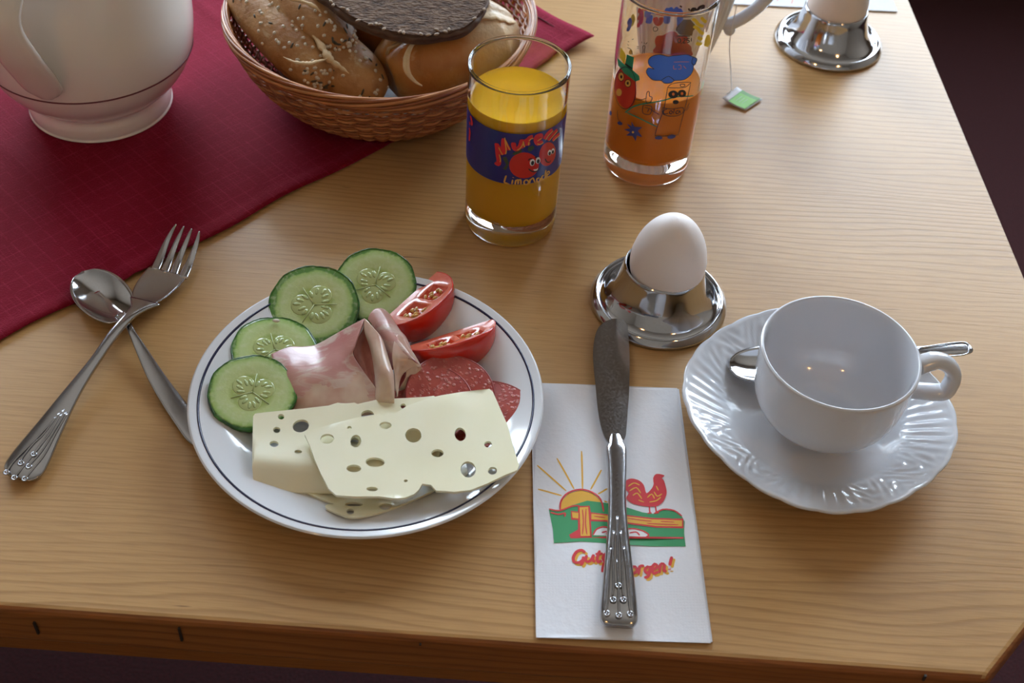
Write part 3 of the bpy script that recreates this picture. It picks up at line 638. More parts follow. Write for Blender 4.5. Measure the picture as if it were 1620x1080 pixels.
pr('black_detail', [pw(G1, o3, q) for q in [[(-1.141,0.0682),(-1.143,0.0678),(-1.148,0.0674),(-1.154,0.0671),(-1.161,0.067),(-1.17,0.0669),(-1.178,0.0669),(-1.187,0.0671),(-1.194,0.0674),(-1.2,0.0677),(-1.204,0.0681),(-1.206,0.0686),(-1.206,0.069),(-1.204,0.0694),(-1.199,0.0698),(-1.193,0.0701),(-1.186,0.0702),(-1.178,0.0703),(-1.169,0.0703),(-1.161,0.0701),(-1.153,0.0698),(-1.147,0.0695),(-1.143,0.0691),(-1.141,0.0686)],[(-1.018,0.0685),(-1.02,0.0681),(-1.025,0.0678),(-1.031,0.0675),(-1.038,0.0674),(-1.047,0.0674),(-1.055,0.0674),(-1.064,0.0676),(-1.071,0.0679),(-1.077,0.0682),(-1.081,0.0686),(-1.083,0.069),(-1.083,0.0694),(-1.081,0.0698),(-1.077,0.0701),(-1.071,0.0704),(-1.063,0.0705),(-1.055,0.0705),(-1.047,0.0705),(-1.038,0.0703),(-1.031,0.07),(-1.025,0.0697),(-1.02,0.0693),(-1.018,0.0689)],[(-0.746,0.0709),(-0.748,0.0706),(-0.753,0.0703),(-0.759,0.0701),(-0.767,0.07),(-0.776,0.0701),(-0.784,0.0702),(-0.793,0.0704),(-0.8,0.0707),(-0.806,0.071),(-0.811,0.0714),(-0.813,0.0718),(-0.813,0.0721),(-0.811,0.0725),(-0.806,0.0727),(-0.8,0.0729),(-0.793,0.073),(-0.784,0.073),(-0.776,0.0729),(-0.767,0.0727),(-0.759,0.0724),(-0.753,0.072),(-0.748,0.0717),(-0.746,0.0713)],[(-0.652,0.0706),(-0.654,0.0703),(-0.659,0.0701),(-0.665,0.07),(-0.673,0.0699),(-0.682,0.07),(-0.691,0.0701),(-0.7,0.0703),(-0.708,0.0706),(-0.714,0.0709),(-0.719,0.0713),(-0.721,0.0716),(-0.721,0.072),(-0.719,0.0723),(-0.714,0.0725),(-0.708,0.0727),(-0.7,0.0727),(-0.692,0.0727),(-0.683,0.0725),(-0.674,0.0723),(-0.666,0.072),(-0.659,0.0717),(-0.654,0.0713),(-0.652,0.0709)]]] + [sw(G1, o3, l, .0008) for l in [[(-1.25,0.0647),(-1.17,0.0623),(-1.071,0.0615),(-1.012,0.0633)],[(-1.268,0.071),(-1.234,0.0721),(-1.183,0.0716)],[(-1.137,0.0723),(-1.09,0.0727)],[(-0.888,0.0692),(-0.84,0.0662),(-0.763,0.0648),(-0.722,0.0655)]]], I_blk, BAND)
pr('drink_lettering', [sw(G1, o3, l, .0010) for l in [[(-1.688,0.0595),(-1.711,0.0565),(-1.723,0.0537)],[(-1.723,0.0537),(-1.67,0.0537),(-1.609,0.0527)],[(-1.555,0.0568),(-1.567,0.0534)],[(-1.55,0.0583),(-1.544,0.0587)],[(-1.502,0.0532),(-1.491,0.0567)],[(-1.489,0.0559),(-1.448,0.057),(-1.442,0.0535)],[(-1.446,0.0559),(-1.398,0.057),(-1.383,0.0531)],[(-1.281,0.0567),(-1.322,0.0553),(-1.307,0.0531),(-1.251,0.0529),(-1.225,0.0548),(-1.281,0.0567)],[(-1.199,0.0533),(-1.199,0.0566)],[(-1.196,0.0554),(-1.143,0.0571),(-1.101,0.0544),(-1.083,0.0533)],[(-0.991,0.0558),(-1.048,0.0556),(-1.038,0.0533),(-0.983,0.053),(-0.964,0.0553)],[(-0.965,0.0554),(-0.931,0.0526)],[(-0.885,0.0566),(-0.932,0.056),(-0.912,0.0538),(-0.862,0.0536),(-0.839,0.0552)],[(-0.84,0.0599),(-0.846,0.056),(-0.807,0.0529)],[(-0.795,0.0551),(-0.728,0.0561),(-0.76,0.0577),(-0.803,0.0573),(-0.786,0.0539),(-0.696,0.0533)]]], I_gold, BAND)
pr('side_lettering', [sw(G1, o3, l, .0024) for l in [[(-2.682,0.089),(-2.636,0.0877),(-2.601,0.0856),(-2.639,0.0837)],[(-2.735,0.0793),(-2.691,0.0777),(-2.704,0.0735),(-2.718,0.07)],[(-2.733,0.0838),(-2.68,0.0824)]]], I_red, BAND)

G2 = (.082, .700, .0290, .0302, .134)
g2_ = tumbler(G2, 'tall_glass', 'tall glass of reddish orange drink printed with cartoon doodles', .016)
juice(G2, g2_, .016, .0690, M_oj2)
def P2(name, polys, m, off=o1, par=None): return pr(name, [pw(G2, off, q) for q in polys], m, par or g2_)
def S2(name, lines, m, wd, off=o3, par=None): return pr(name, [sw(G2, off, l, wd) for l in lines], m, par or g2_)
CLD = P2('blue_cloud', [[(-1.953,0.0908),(-1.949,0.0919),(-1.936,0.0931),(-1.913,0.0939),(-1.87,0.0942),(-1.818,0.094),(-1.793,0.0941),(-1.818,0.0945),(-1.869,0.0952),(-1.91,0.096),(-1.929,0.097),(-1.938,0.0982),(-1.937,0.0994),(-1.925,0.1006),(-1.902,0.1017),(-1.871,0.1027),(-1.829,0.1036),(-1.778,0.1044),(-1.724,0.1048),(-1.664,0.1047),(-1.602,0.1044),(-1.548,0.1041),(-1.517,0.1042),(-1.494,0.1045),(-1.455,0.1048),(-1.378,0.105),(-1.282,0.1052),(-1.196,0.105),(-1.14,0.1045),(-1.098,0.1038),(-1.054,0.103),(-0.995,0.102),(-0.932,0.1008),(-0.886,0.0996),(-0.874,0.0985),(-0.882,0.0974),(-0.896,0.0966),(-0.912,0.096),(-0.933,0.0956),(-0.946,0.095),(-0.944,0.0941),(-0.936,0.093),(-0.935,0.0919),(-0.943,0.0907),(-0.959,0.0895),(-0.986,0.0885),(-1.027,0.0876),(-1.077,0.0868),(-1.134,0.0863),(-1.205,0.0863),(-1.28,0.0866),(-1.338,0.0866),(-1.365,0.0861),(-1.378,0.0855),(-1.399,0.085),(-1.441,0.0848),(-1.491,0.0846),(-1.536,0.0847),(-1.566,0.0852),(-1.59,0.0859),(-1.622,0.0864),(-1.67,0.0864),(-1.726,0.0861),(-1.778,0.086),(-1.824,0.0866),(-1.866,0.0874),(-1.9,0.0883),(-1.926,0.0891),(-1.945,0.0899)]], I_blu)
S2('cloud_outline', [[(-1.953,0.0908),(-1.913,0.0939),(-1.792,0.0938),(-1.91,0.096),(-1.937,0.0994),(-1.871,0.1027),(-1.724,0.1048),(-1.548,0.1041),(-1.455,0.1048),(-1.196,0.105),(-1.054,0.103),(-0.886,0.0996),(-0.896,0.0966),(-0.946,0.095),(-0.935,0.0919),(-0.986,0.0885),(-1.134,0.0863),(-1.338,0.0866),(-1.399,0.085),(-1.536,0.0847),(-1.622,0.0864),(-1.778,0.086),(-1.9,0.0883),(-1.953,0.0908)],[(-0.886,0.0996),(-0.908,0.0953),(-1.008,0.0978),(-1.002,0.1021)],[(-1.622,0.0864),(-1.482,0.0899),(-1.338,0.0866)]], I_blk, .0004, par=CLD)
P2('red_fruit', [[(-2.126,0.0774),(-2.104,0.0736),(-2.099,0.0697),(-2.114,0.0661),(-2.146,0.0629),(-2.195,0.0604),(-2.259,0.0587),(-2.336,0.0578),(-2.423,0.0577),(-2.516,0.0584),(-2.609,0.0599),(-2.698,0.062),(-2.771,0.0647),(-2.816,0.0679),(-2.82,0.0718),(-2.783,0.0759),(-2.716,0.0799),(-2.632,0.0832),(-2.542,0.0856),(-2.451,0.0869),(-2.365,0.087),(-2.287,0.0859),(-2.22,0.0838),(-2.165,0.0809)]], I_tom)
HAT = P2('green_hat', [[(-2.82,0.0871),(-2.491,0.088),(-2.474,0.096),(-2.27,0.0971),(-2.266,0.088),(-2.091,0.086),(-2.066,0.0833),(-2.159,0.0809),(-2.488,0.0819),(-2.73,0.0833)]], I_hat, o2)
S2('hat_band', [[(-2.497,0.089),(-2.27,0.0888)]], I_blk, .0014, par=HAT)
P2('yellow_feather', [[(-2.718,0.0968),(-2.537,0.0956),(-2.496,0.0942),(-2.527,0.0885),(-2.715,0.0896)]], I_sun, o1)
P2('eye_ring', [[(-2.481,0.0801),(-2.47,0.0794),(-2.465,0.0786),(-2.467,0.0778),(-2.475,0.0771),(-2.49,0.0764),(-2.509,0.0758),(-2.534,0.0753),(-2.561,0.075),(-2.589,0.0749),(-2.618,0.0749),(-2.643,0.0752),(-2.664,0.0756),(-2.678,0.0762),(-2.685,0.0769),(-2.682,0.0778),(-2.67,0.0786),(-2.652,0.0794),(-2.628,0.0801),(-2.601,0.0806),(-2.572,0.081),(-2.544,0.0811),(-2.519,0.0809),(-2.497,0.0806)],[(-2.264,0.0787),(-2.257,0.0781),(-2.255,0.0774),(-2.259,0.0767),(-2.268,0.076),(-2.281,0.0754),(-2.299,0.0749),(-2.319,0.0745),(-2.341,0.0743),(-2.364,0.0742),(-2.384,0.0744),(-2.402,0.0747),(-2.416,0.0751),(-2.424,0.0757),(-2.426,0.0764),(-2.421,0.0771),(-2.411,0.0779),(-2.396,0.0785),(-2.377,0.0791),(-2.356,0.0795),(-2.333,0.0797),(-2.312,0.0797),(-2.292,0.0796),(-2.276,0.0792)],[(-2.483,0.0676),(-2.482,0.0668),(-2.487,0.0661),(-2.498,0.0653),(-2.515,0.0645),(-2.536,0.0638),(-2.561,0.0633),(-2.587,0.0629),(-2.614,0.0626),(-2.639,0.0626),(-2.661,0.0628),(-2.677,0.0632),(-2.686,0.0637),(-2.687,0.0645),(-2.68,0.0653),(-2.665,0.0662),(-2.645,0.067),(-2.62,0.0678),(-2.594,0.0684),(-2.567,0.0688),(-2.542,0.069),(-2.52,0.0689),(-2.502,0.0686),(-2.49,0.0682)]], I_gold, o2)
for q_ in [[(-2.522,0.0787),(-2.521,0.0783),(-2.523,0.078),(-2.527,0.0777),(-2.534,0.0773),(-2.542,0.0771),(-2.552,0.0768),(-2.562,0.0767),(-2.572,0.0766),(-2.582,0.0767),(-2.59,0.0768),(-2.595,0.077),(-2.599,0.0772),(-2.599,0.0776),(-2.597,0.0779),(-2.592,0.0783),(-2.585,0.0786),(-2.576,0.0789),(-2.566,0.0791),(-2.556,0.0793),(-2.546,0.0793),(-2.537,0.0793),(-2.53,0.0791),(-2.525,0.0789)],[(-2.312,0.0774),(-2.312,0.0771),(-2.314,0.0768),(-2.317,0.0765),(-2.323,0.0763),(-2.329,0.076),(-2.337,0.0759),(-2.345,0.0758),(-2.353,0.0758),(-2.36,0.0758),(-2.366,0.076),(-2.371,0.0762),(-2.373,0.0764),(-2.374,0.0767),(-2.372,0.077),(-2.368,0.0773),(-2.362,0.0776),(-2.355,0.0778),(-2.348,0.078),(-2.34,0.0781),(-2.332,0.0781),(-2.325,0.078),(-2.319,0.0779),(-2.315,0.0777)],[(-1.202,0.0757),(-1.202,0.075),(-1.209,0.0743),(-1.224,0.0737),(-1.245,0.0733),(-1.271,0.0732),(-1.299,0.0731),(-1.328,0.0733),(-1.355,0.0737),(-1.38,0.0742),(-1.4,0.0749),(-1.414,0.0756),(-1.421,0.0764),(-1.421,0.0771),(-1.414,0.0778),(-1.4,0.0784),(-1.381,0.0789),(-1.357,0.0791),(-1.329,0.0792),(-1.301,0.079),(-1.273,0.0786),(-1.247,0.078),(-1.226,0.0773),(-1.21,0.0765)],[(-1.007,0.0751),(-1.006,0.0743),(-1.013,0.0737),(-1.027,0.0732),(-1.047,0.0729),(-1.071,0.0729),(-1.098,0.073),(-1.125,0.0732),(-1.152,0.0737),(-1.175,0.0743),(-1.194,0.075),(-1.208,0.0757),(-1.215,0.0765),(-1.216,0.0772),(-1.21,0.0779),(-1.198,0.0784),(-1.18,0.0788),(-1.157,0.0789),(-1.132,0.0789),(-1.105,0.0786),(-1.078,0.0781),(-1.053,0.0775),(-1.031,0.0767),(-1.016,0.0759)],[(-1.156,0.0696),(-1.156,0.0692),(-1.161,0.0689),(-1.171,0.0686),(-1.184,0.0684),(-1.201,0.0684),(-1.219,0.0684),(-1.238,0.0685),(-1.255,0.0688),(-1.271,0.0691),(-1.284,0.0695),(-1.292,0.0699),(-1.297,0.0703),(-1.297,0.0707),(-1.292,0.0711),(-1.283,0.0714),(-1.27,0.0716),(-1.254,0.0716),(-1.236,0.0716),(-1.218,0.0715),(-1.2,0.0712),(-1.183,0.0709),(-1.17,0.0705),(-1.16,0.0701)]]: P2('eye_pupil', [q_], I_blk, o3)
P2('eye_spot', [[(-1.286,0.0764),(-1.286,0.0761),(-1.287,0.0758),(-1.291,0.0756),(-1.296,0.0754),(-1.302,0.0753),(-1.31,0.0753),(-1.318,0.0754),(-1.325,0.0755),(-1.332,0.0757),(-1.338,0.076),(-1.342,0.0762),(-1.345,0.0765),(-1.345,0.0768),(-1.344,0.0771),(-1.34,0.0773),(-1.335,0.0775),(-1.329,0.0776),(-1.322,0.0776),(-1.314,0.0776),(-1.306,0.0774),(-1.299,0.0772),(-1.293,0.077),(-1.289,0.0767)],[(-1.082,0.0757),(-1.081,0.0754),(-1.083,0.0751),(-1.087,0.0749),(-1.092,0.0748),(-1.1,0.0747),(-1.108,0.0747),(-1.117,0.0748),(-1.125,0.075),(-1.133,0.0752),(-1.14,0.0755),(-1.145,0.0758),(-1.147,0.0761),(-1.148,0.0764),(-1.146,0.0767),(-1.143,0.0769),(-1.137,0.077),(-1.13,0.0771),(-1.122,0.0771),(-1.113,0.077),(-1.104,0.0768),(-1.096,0.0766),(-1.09,0.0763),(-1.085,0.076)]], I_org, o4)
S2('black_outline', [[(-2.475,0.0796),(-2.476,0.0781),(-2.494,0.0766),(-2.527,0.0754),(-2.569,0.0746),(-2.614,0.0745),(-2.651,0.0749),(-2.672,0.076),(-2.67,0.0775),(-2.647,0.0791),(-2.608,0.0805),(-2.564,0.0813),(-2.522,0.0814),(-2.491,0.0808),(-2.475,0.0796)],[(-2.259,0.0782),(-2.261,0.077),(-2.278,0.0757),(-2.307,0.0747),(-2.342,0.0742),(-2.378,0.0741),(-2.407,0.0746),(-2.421,0.0756),(-2.419,0.0769),(-2.4,0.0782),(-2.369,0.0792),(-2.332,0.0798),(-2.298,0.0798),(-2.272,0.0792),(-2.259,0.0782)],[(-2.121,0.0766),(-2.116,0.0698),(-2.163,0.0635),(-2.256,0.059),(-2.386,0.0569),(-2.535,0.0574),(-2.681,0.0603),(-2.781,0.0653),(-2.782,0.0723),(-2.686,0.0796),(-2.546,0.0852),(-2.401,0.0877),(-2.272,0.0868),(-2.175,0.0827),(-2.121,0.0766)],[(-2.123,0.0678),(-1.973,0.0693),(-1.859,0.0721)],[(-1.87,0.0698),(-1.871,0.0759),(-1.826,0.0769),(-1.804,0.0736),(-1.751,0.0734),(-1.756,0.07),(-1.838,0.0682),(-1.87,0.0698)],[(-2.554,0.0527),(-2.505,0.047),(-2.396,0.046)],[(-1.462,0.0816),(-1.465,0.0652),(-1.533,0.0535),(-1.565,0.0442)],[(-1.565,0.0442),(-1.299,0.0438),(-1.019,0.0429)],[(-1.019,0.0429),(-0.975,0.0599),(-0.948,0.0712),(-0.933,0.0827)],[(-0.933,0.0827),(-1.169,0.0847),(-1.383,0.0843),(-1.462,0.0816)],[(-1.462,0.0816),(-1.277,0.081),(-1.053,0.0803),(-0.933,0.0827)],[(-1.499,0.0663),(-1.278,0.0649),(-1.029,0.0645),(-1.01,0.06),(-1.204,0.059),(-1.458,0.0612),(-1.499,0.0663)],[(-1.547,0.0611),(-1.676,0.0629),(-1.774,0.0648)],[(-1.912,0.0661),(-1.732,0.0664),(-1.738,0.0603),(-1.895,0.0602),(-1.912,0.0661)],[(-1.863,0.0646),(-1.78,0.0643),(-1.801,0.0616)],[(-1.0,0.0599),(-0.904,0.0633),(-0.86,0.0662)],[(-0.919,0.0608),(-0.837,0.0631)],[(-1.197,0.0834),(-1.105,0.0828),(-1.082,0.0812),(-1.169,0.0815),(-1.197,0.0834)]], I_blk, .00045)
S2('can_lettering', [[(-1.389,0.0655),(-1.463,0.0638),(-1.435,0.0614),(-1.355,0.0619)],[(-1.315,0.0639),(-1.331,0.0622),(-1.284,0.0611),(-1.267,0.0628),(-1.315,0.0639)],[(-1.236,0.065),(-1.232,0.0609)],[(-1.118,0.0629),(-1.18,0.0627),(-1.17,0.0609),(-1.115,0.0608),(-1.098,0.0627),(-1.065,0.0602)]], I_blk, .0006)
P2('blue_shoe', [[(-1.387,0.0425),(-1.388,0.0421),(-1.395,0.0418),(-1.407,0.0415),(-1.424,0.0413),(-1.443,0.0412),(-1.465,0.0412),(-1.486,0.0412),(-1.507,0.0413),(-1.525,0.0415),(-1.539,0.0418),(-1.549,0.0421),(-1.553,0.0424),(-1.552,0.0428),(-1.545,0.0431),(-1.533,0.0434),(-1.517,0.0436),(-1.498,0.0438),(-1.477,0.0439),(-1.455,0.0438),(-1.435,0.0437),(-1.416,0.0435),(-1.401,0.0432),(-1.391,0.0428)],[(-1.078,0.0426),(-1.076,0.0421),(-1.081,0.0417),(-1.093,0.0413),(-1.111,0.0411),(-1.133,0.0409),(-1.158,0.0408),(-1.184,0.0409),(-1.21,0.041),(-1.232,0.0413),(-1.251,0.0416),(-1.265,0.0419),(-1.273,0.0424),(-1.275,0.0428),(-1.27,0.0433),(-1.259,0.0437),(-1.243,0.044),(-1.222,0.0442),(-1.198,0.0443),(-1.172,0.0443),(-1.147,0.0441),(-1.123,0.0439),(-1.102,0.0435),(-1.087,0.043)],[(-2.344,0.0452),(-2.349,0.0448),(-2.359,0.0444),(-2.373,0.044),(-2.39,0.0436),(-2.41,0.0433),(-2.431,0.0431),(-2.451,0.0429),(-2.469,0.0429),(-2.485,0.043),(-2.496,0.0431),(-2.501,0.0434),(-2.501,0.0438),(-2.495,0.0442),(-2.483,0.0446),(-2.468,0.0451),(-2.449,0.0455),(-2.429,0.0458),(-2.408,0.046),(-2.389,0.0461),(-2.372,0.0461),(-2.358,0.046),(-2.348,0.0458),(-2.344,0.0455)],[(-2.78,0.0456),(-2.778,0.0451),(-2.78,0.0447),(-2.787,0.0442),(-2.797,0.0437),(-2.811,0.0432),(-2.827,0.0428),(-2.845,0.0425),(-2.864,0.0423),(-2.882,0.0422),(-2.898,0.0422),(-2.911,0.0424),(-2.919,0.0426),(-2.922,0.0431),(-2.918,0.0436),(-2.909,0.0441),(-2.895,0.0447),(-2.878,0.0453),(-2.859,0.0457),(-2.841,0.046),(-2.823,0.0462),(-2.808,0.0463),(-2.795,0.0462),(-2.785,0.0459)]], I_slate, o2)
P2('blue_star', [[(-2.121,0.0506),(-2.034,0.0477),(-1.864,0.049),(-1.944,0.0454),(-1.832,0.0415),(-1.954,0.0416),(-1.961,0.037),(-2.047,0.0401),(-2.209,0.0383),(-2.122,0.0422),(-2.284,0.0419),(-2.126,0.0452),(-2.225,0.0473),(-2.106,0.0472)]], I_slate, o1)
P2('star_centre', [[(-2.025,0.0435),(-2.025,0.0433),(-2.026,0.043),(-2.03,0.0428),(-2.035,0.0426),(-2.041,0.0424),(-2.047,0.0423),(-2.054,0.0423),(-2.061,0.0423),(-2.067,0.0423),(-2.072,0.0425),(-2.076,0.0426),(-2.077,0.0428),(-2.078,0.0431),(-2.076,0.0433),(-2.072,0.0435),(-2.067,0.0437),(-2.061,0.0439),(-2.055,0.044),(-2.048,0.0441),(-2.041,0.0441),(-2.035,0.044),(-2.03,0.0439),(-2.027,0.0437)]], I_gold, o2)
S2('green_vine', [[(-2.314,0.0548),(-2.143,0.0617),(-1.9,0.0671),(-1.515,0.0716),(-1.196,0.0739),(-0.765,0.0705)],[(-2.291,0.0557),(-1.933,0.0552),(-1.535,0.0512)]], I_hat, .0009, o1)
S2('red_measure', [[(-1.424,0.1003),(-1.255,0.1001),(-1.079,0.0991)],[(-1.412,0.0979),(-1.4,0.0953),(-1.334,0.0952)],[(-1.319,0.0977),(-1.26,0.0976),(-1.247,0.0949),(-1.301,0.0951)],[(-1.199,0.097),(-1.123,0.0943)]], I_pink, .0004, par=CLD)
S2('measure_lettering', [[(-1.46,0.1188),(-1.333,0.1187),(-1.169,0.1179)],[(-1.394,0.1172),(-1.418,0.1161),(-1.398,0.1142),(-1.361,0.1142),(-1.356,0.116),(-1.394,0.1172)],[(-1.327,0.1138),(-1.333,0.113)],[(-1.309,0.1162),(-1.286,0.1168),(-1.26,0.116),(-1.3,0.1138),(-1.235,0.1136)],[(-1.17,0.1165),(-1.225,0.1166),(-1.222,0.1153),(-1.182,0.1151),(-1.162,0.1138),(-1.215,0.1135)],[(-1.132,0.1167),(-1.119,0.1138)]], I_blk, .0006)
S2('yellow_ray', [[(-1.188,0.13),(-1.099,0.1281),(-1.018,0.1251),(-0.867,0.1222)],[(-1.128,0.1246),(-1.022,0.1224),(-0.935,0.1192),(-0.818,0.1165)],[(-0.984,0.1297),(-0.896,0.1268),(-0.806,0.1246)],[(-0.97,0.1161),(-0.897,0.1139),(-0.831,0.1132)],[(-0.987,0.1119),(-0.907,0.1103),(-0.815,0.1096)]], I_sun, .0020)
P2('yellow_sun', [[(-0.725,0.1069),(-0.739,0.1109),(-0.703,0.1143),(-0.594,0.113),(-0.491,0.1086),(-0.458,0.1043),(-0.539,0.1033)]], I_sun)
S2('small_print', [[(-0.626,0.1031),(-0.64,0.1025)],[(-0.625,0.1015),(-0.64,0.101)],[(-0.625,0.1),(-0.639,0.0994)],[(-0.625,0.0985),(-0.639,0.0979)],[(-0.625,0.0969),(-0.639,0.0964)],[(-0.624,0.0954),(-0.639,0.0948)],[(-0.624,0.0938),(-0.638,0.0933)],[(-0.624,0.0923),(-0.638,0.0917)],[(-0.623,0.0907),(-0.638,0.0902)],[(-0.623,0.0892),(-0.638,0.0886)],[(-0.623,0.0876),(-0.637,0.087)],[(-0.622,0.086),(-0.637,0.0855)],[(-0.622,0.0844),(-0.637,0.0839)],[(-0.622,0.0829),(-0.636,0.0823)],[(-0.621,0.0813),(-0.636,0.0807)],[(-0.621,0.0797),(-0.636,0.0791)],[(-0.621,0.0781),(-0.636,0.0775)],[(-0.621,0.0765),(-0.635,0.0759)],[(-0.62,0.0749),(-0.635,0.0743)],[(-0.62,0.0733),(-0.635,0.0727)]], I_blk, .0008)
S2('doodle', [[(-2.49,0.1051),(-2.444,0.1056)],[(-2.493,0.1032),(-2.447,0.1027)],[(-2.383,0.1081),(-2.34,0.1094)],[(-2.238,0.1056),(-2.185,0.1061)],[(-2.226,0.1045),(-2.185,0.105)],[(-2.141,0.1103),(-2.125,0.1092)],[(-2.08,0.1104),(-2.071,0.1095)],[(-2.014,0.1112),(-2.046,0.1095)],[(-2.093,0.1021),(-2.084,0.1047),(-2.102,0.1073),(-2.054,0.1082),(-2.052,0.1051),(-2.048,0.1026)],[(-2.48,0.1009),(-2.373,0.1013),(-2.309,0.0985)],[(-1.907,0.1232),(-1.937,0.1217),(-1.911,0.1201),(-1.851,0.1209),(-1.85,0.1228),(-1.907,0.1232)]], I_blk, .0004)
P2('doodle_flower', [[(-2.328,0.0998),(-2.33,0.0993),(-2.336,0.0988),(-2.344,0.0983),(-2.354,0.0979),(-2.366,0.0976),(-2.379,0.0974),(-2.391,0.0973),(-2.403,0.0973),(-2.412,0.0975),(-2.419,0.0978),(-2.424,0.0982),(-2.424,0.0987),(-2.422,0.0992),(-2.416,0.0998),(-2.407,0.1003),(-2.397,0.1007),(-2.384,0.101),(-2.372,0.1012),(-2.36,0.1013),(-2.349,0.1012),(-2.34,0.101),(-2.333,0.1007),(-2.329,0.1003)]], I_gold)
def B2(name, fn, items, m, *a): return pr(name, [fn(G2, -.0001 + .0, q, *a) for q in items], m, g2_)
S2('blue_letter', [[(1.451,0.0906),(1.467,0.0965),(1.46,0.1016)],[(1.46,0.1016),(1.394,0.0994),(1.321,0.0963)],[(1.321,0.0963),(1.283,0.1004),(1.236,0.1027)],[(1.236,0.1027),(1.17,0.0959),(1.13,0.0892)],[(2.001,0.0975),(1.918,0.0977),(1.85,0.0968)],[(1.865,0.0965),(1.861,0.093),(1.883,0.0906)],[(2.498,0.0986),(2.408,0.0945),(2.465,0.0898)]], I_blu, .0046)
S2('red_letter', [[(2.193,0.1018),(2.11,0.1016)],[(2.11,0.1016),(2.071,0.0959),(2.077,0.0907)],[(2.077,0.0907),(2.165,0.0909)],[(2.08,0.096),(2.178,0.0967)],[(1.731,0.0948),(1.693,0.0914),(1.639,0.0901),(1.593,0.0916),(1.589,0.0949)]], I_red, .0036)
S2('yellow_letter', [[(2.374,0.1006),(2.291,0.0958),(2.344,0.0919)]], I_sun, .0030)
P2('red_blossom', [[(1.628,0.0677),(1.654,0.0686),(1.666,0.0694),(1.669,0.0703),(1.656,0.0712),(1.634,0.0721),(1.622,0.0731),(1.63,0.0743),(1.648,0.0757),(1.659,0.077),(1.657,0.0785),(1.648,0.0799),(1.628,0.081),(1.591,0.0814),(1.544,0.0815),(1.496,0.0819),(1.449,0.083),(1.402,0.0843),(1.356,0.0854),(1.309,0.0859),(1.262,0.0861),(1.22,0.0861),(1.188,0.0856),(1.161,0.0848),(1.129,0.0843),(1.084,0.0847),(1.033,0.0854),(0.987,0.0859),(0.947,0.0859),(0.912,0.0855),(0.888,0.0849),(0.885,0.0839),(0.894,0.0826),(0.89,0.0816),(0.858,0.0812),(0.811,0.081),(0.771,0.0807),(0.749,0.0799),(0.736,0.0788),(0.723,0.0778),(0.697,0.0771),(0.671,0.0765),(0.677,0.0756),(0.728,0.0741),(0.807,0.0725),(0.894,0.0709),(0.986,0.0693),(1.085,0.0679),(1.182,0.0668),(1.279,0.066),(1.376,0.0655),(1.46,0.0655),(1.528,0.066),(1.585,0.0668)]], I_red)
P2('black_hat', [[(1.227,0.0873),(1.219,0.0897),(1.091,0.0964),(0.917,0.0985),(0.712,0.096),(0.788,0.0919),(0.799,0.0882),(0.987,0.0859),(1.112,0.0851)]], I_blk)
P2('dark_eye', [[(1.26,0.0732),(1.259,0.072),(1.265,0.0709),(1.278,0.0699),(1.299,0.069),(1.324,0.0684),(1.352,0.068),(1.382,0.068),(1.411,0.0683),(1.438,0.0688),(1.46,0.0697),(1.476,0.0707),(1.484,0.0718),(1.486,0.0729),(1.479,0.074),(1.466,0.075),(1.446,0.0758),(1.421,0.0763),(1.393,0.0766),(1.364,0.0767),(1.335,0.0764),(1.308,0.0759),(1.286,0.0752),(1.27,0.0742)],[(0.962,0.0759),(0.961,0.0749),(0.969,0.0738),(0.986,0.0728),(1.009,0.0719),(1.038,0.0712),(1.071,0.0707),(1.104,0.0704),(1.136,0.0705),(1.165,0.0708),(1.189,0.0714),(1.206,0.0722),(1.215,0.0731),(1.216,0.0741),(1.208,0.0751),(1.193,0.076),(1.17,0.0768),(1.143,0.0775),(1.111,0.078),(1.078,0.0782),(1.045,0.0782),(1.016,0.0779),(0.991,0.0774),(0.972,0.0767)]], I_blk, o3)
S2('scribble', [[(1.027,0.1038),(0.988,0.1046)],[(0.89,0.1068),(0.952,0.1041),(0.903,0.1035),(0.838,0.1062),(0.89,0.1068)],[(0.808,0.1054),(0.759,0.109),(0.621,0.1123),(0.696,0.1077),(0.735,0.1058)],[(1.198,0.105),(1.212,0.1039)]], I_blk, .0018)

# ---------------------------------------------------------------- mug + tea tag
MX, MY = .104, .833
mug = thing('ribbed_mug', 'white ribbed mug behind the tall glass', 'mug', (MX, MY, 0))
mp = [(0, .001), (.024, .001), (.0265, .003), (.030, .012), (.034, .028), (.0385, .050), (.041, .075), (.042, .095), (.0412, .0965), (.0395, .095), (.0385, .075), (.036, .050), (.0315, .028), (.027, .012), (.020, .006), (0, .005)]
obj('body', lathe(smoothprof(mp, 4), (MX, MY, 0), 240, rfun=lambda a, r, z: 1 + (.018 * cos(30 * a) if (r > .026 and z > .004 and z < .094) else 0)), M_porc, mug)
obj('handle', tube(cr([(MX + .034, MY - .006, .034), (MX + .041, MY - .007, .036), (MX + .052, MY - .006, .044), (MX + .062, MY - .004, .056), (MX + .066, MY - .003, .070), (MX + .060, MY - .003, .082), (MX + .038, MY - .002, .084)], 6), .0042, 12, flat=1.15), M_porc, mug)
obj('handle_foot', ellipsoid((MX + .0395, MY - .0065, .030), (.0045, .0045, .005), nu=14, nv=10), M_porc, mug)
T0 = [(0.1394,0.7761,0.004),(0.1511,0.7915,0.004),(0.1693,0.7818,0.0015),(0.1562,0.7669,0.0015)]
tag = thing('tea_bag_tag', 'green and white tea bag tag lying on the table', 'tag', (T0[0][0] + .01, T0[0][1], 0))
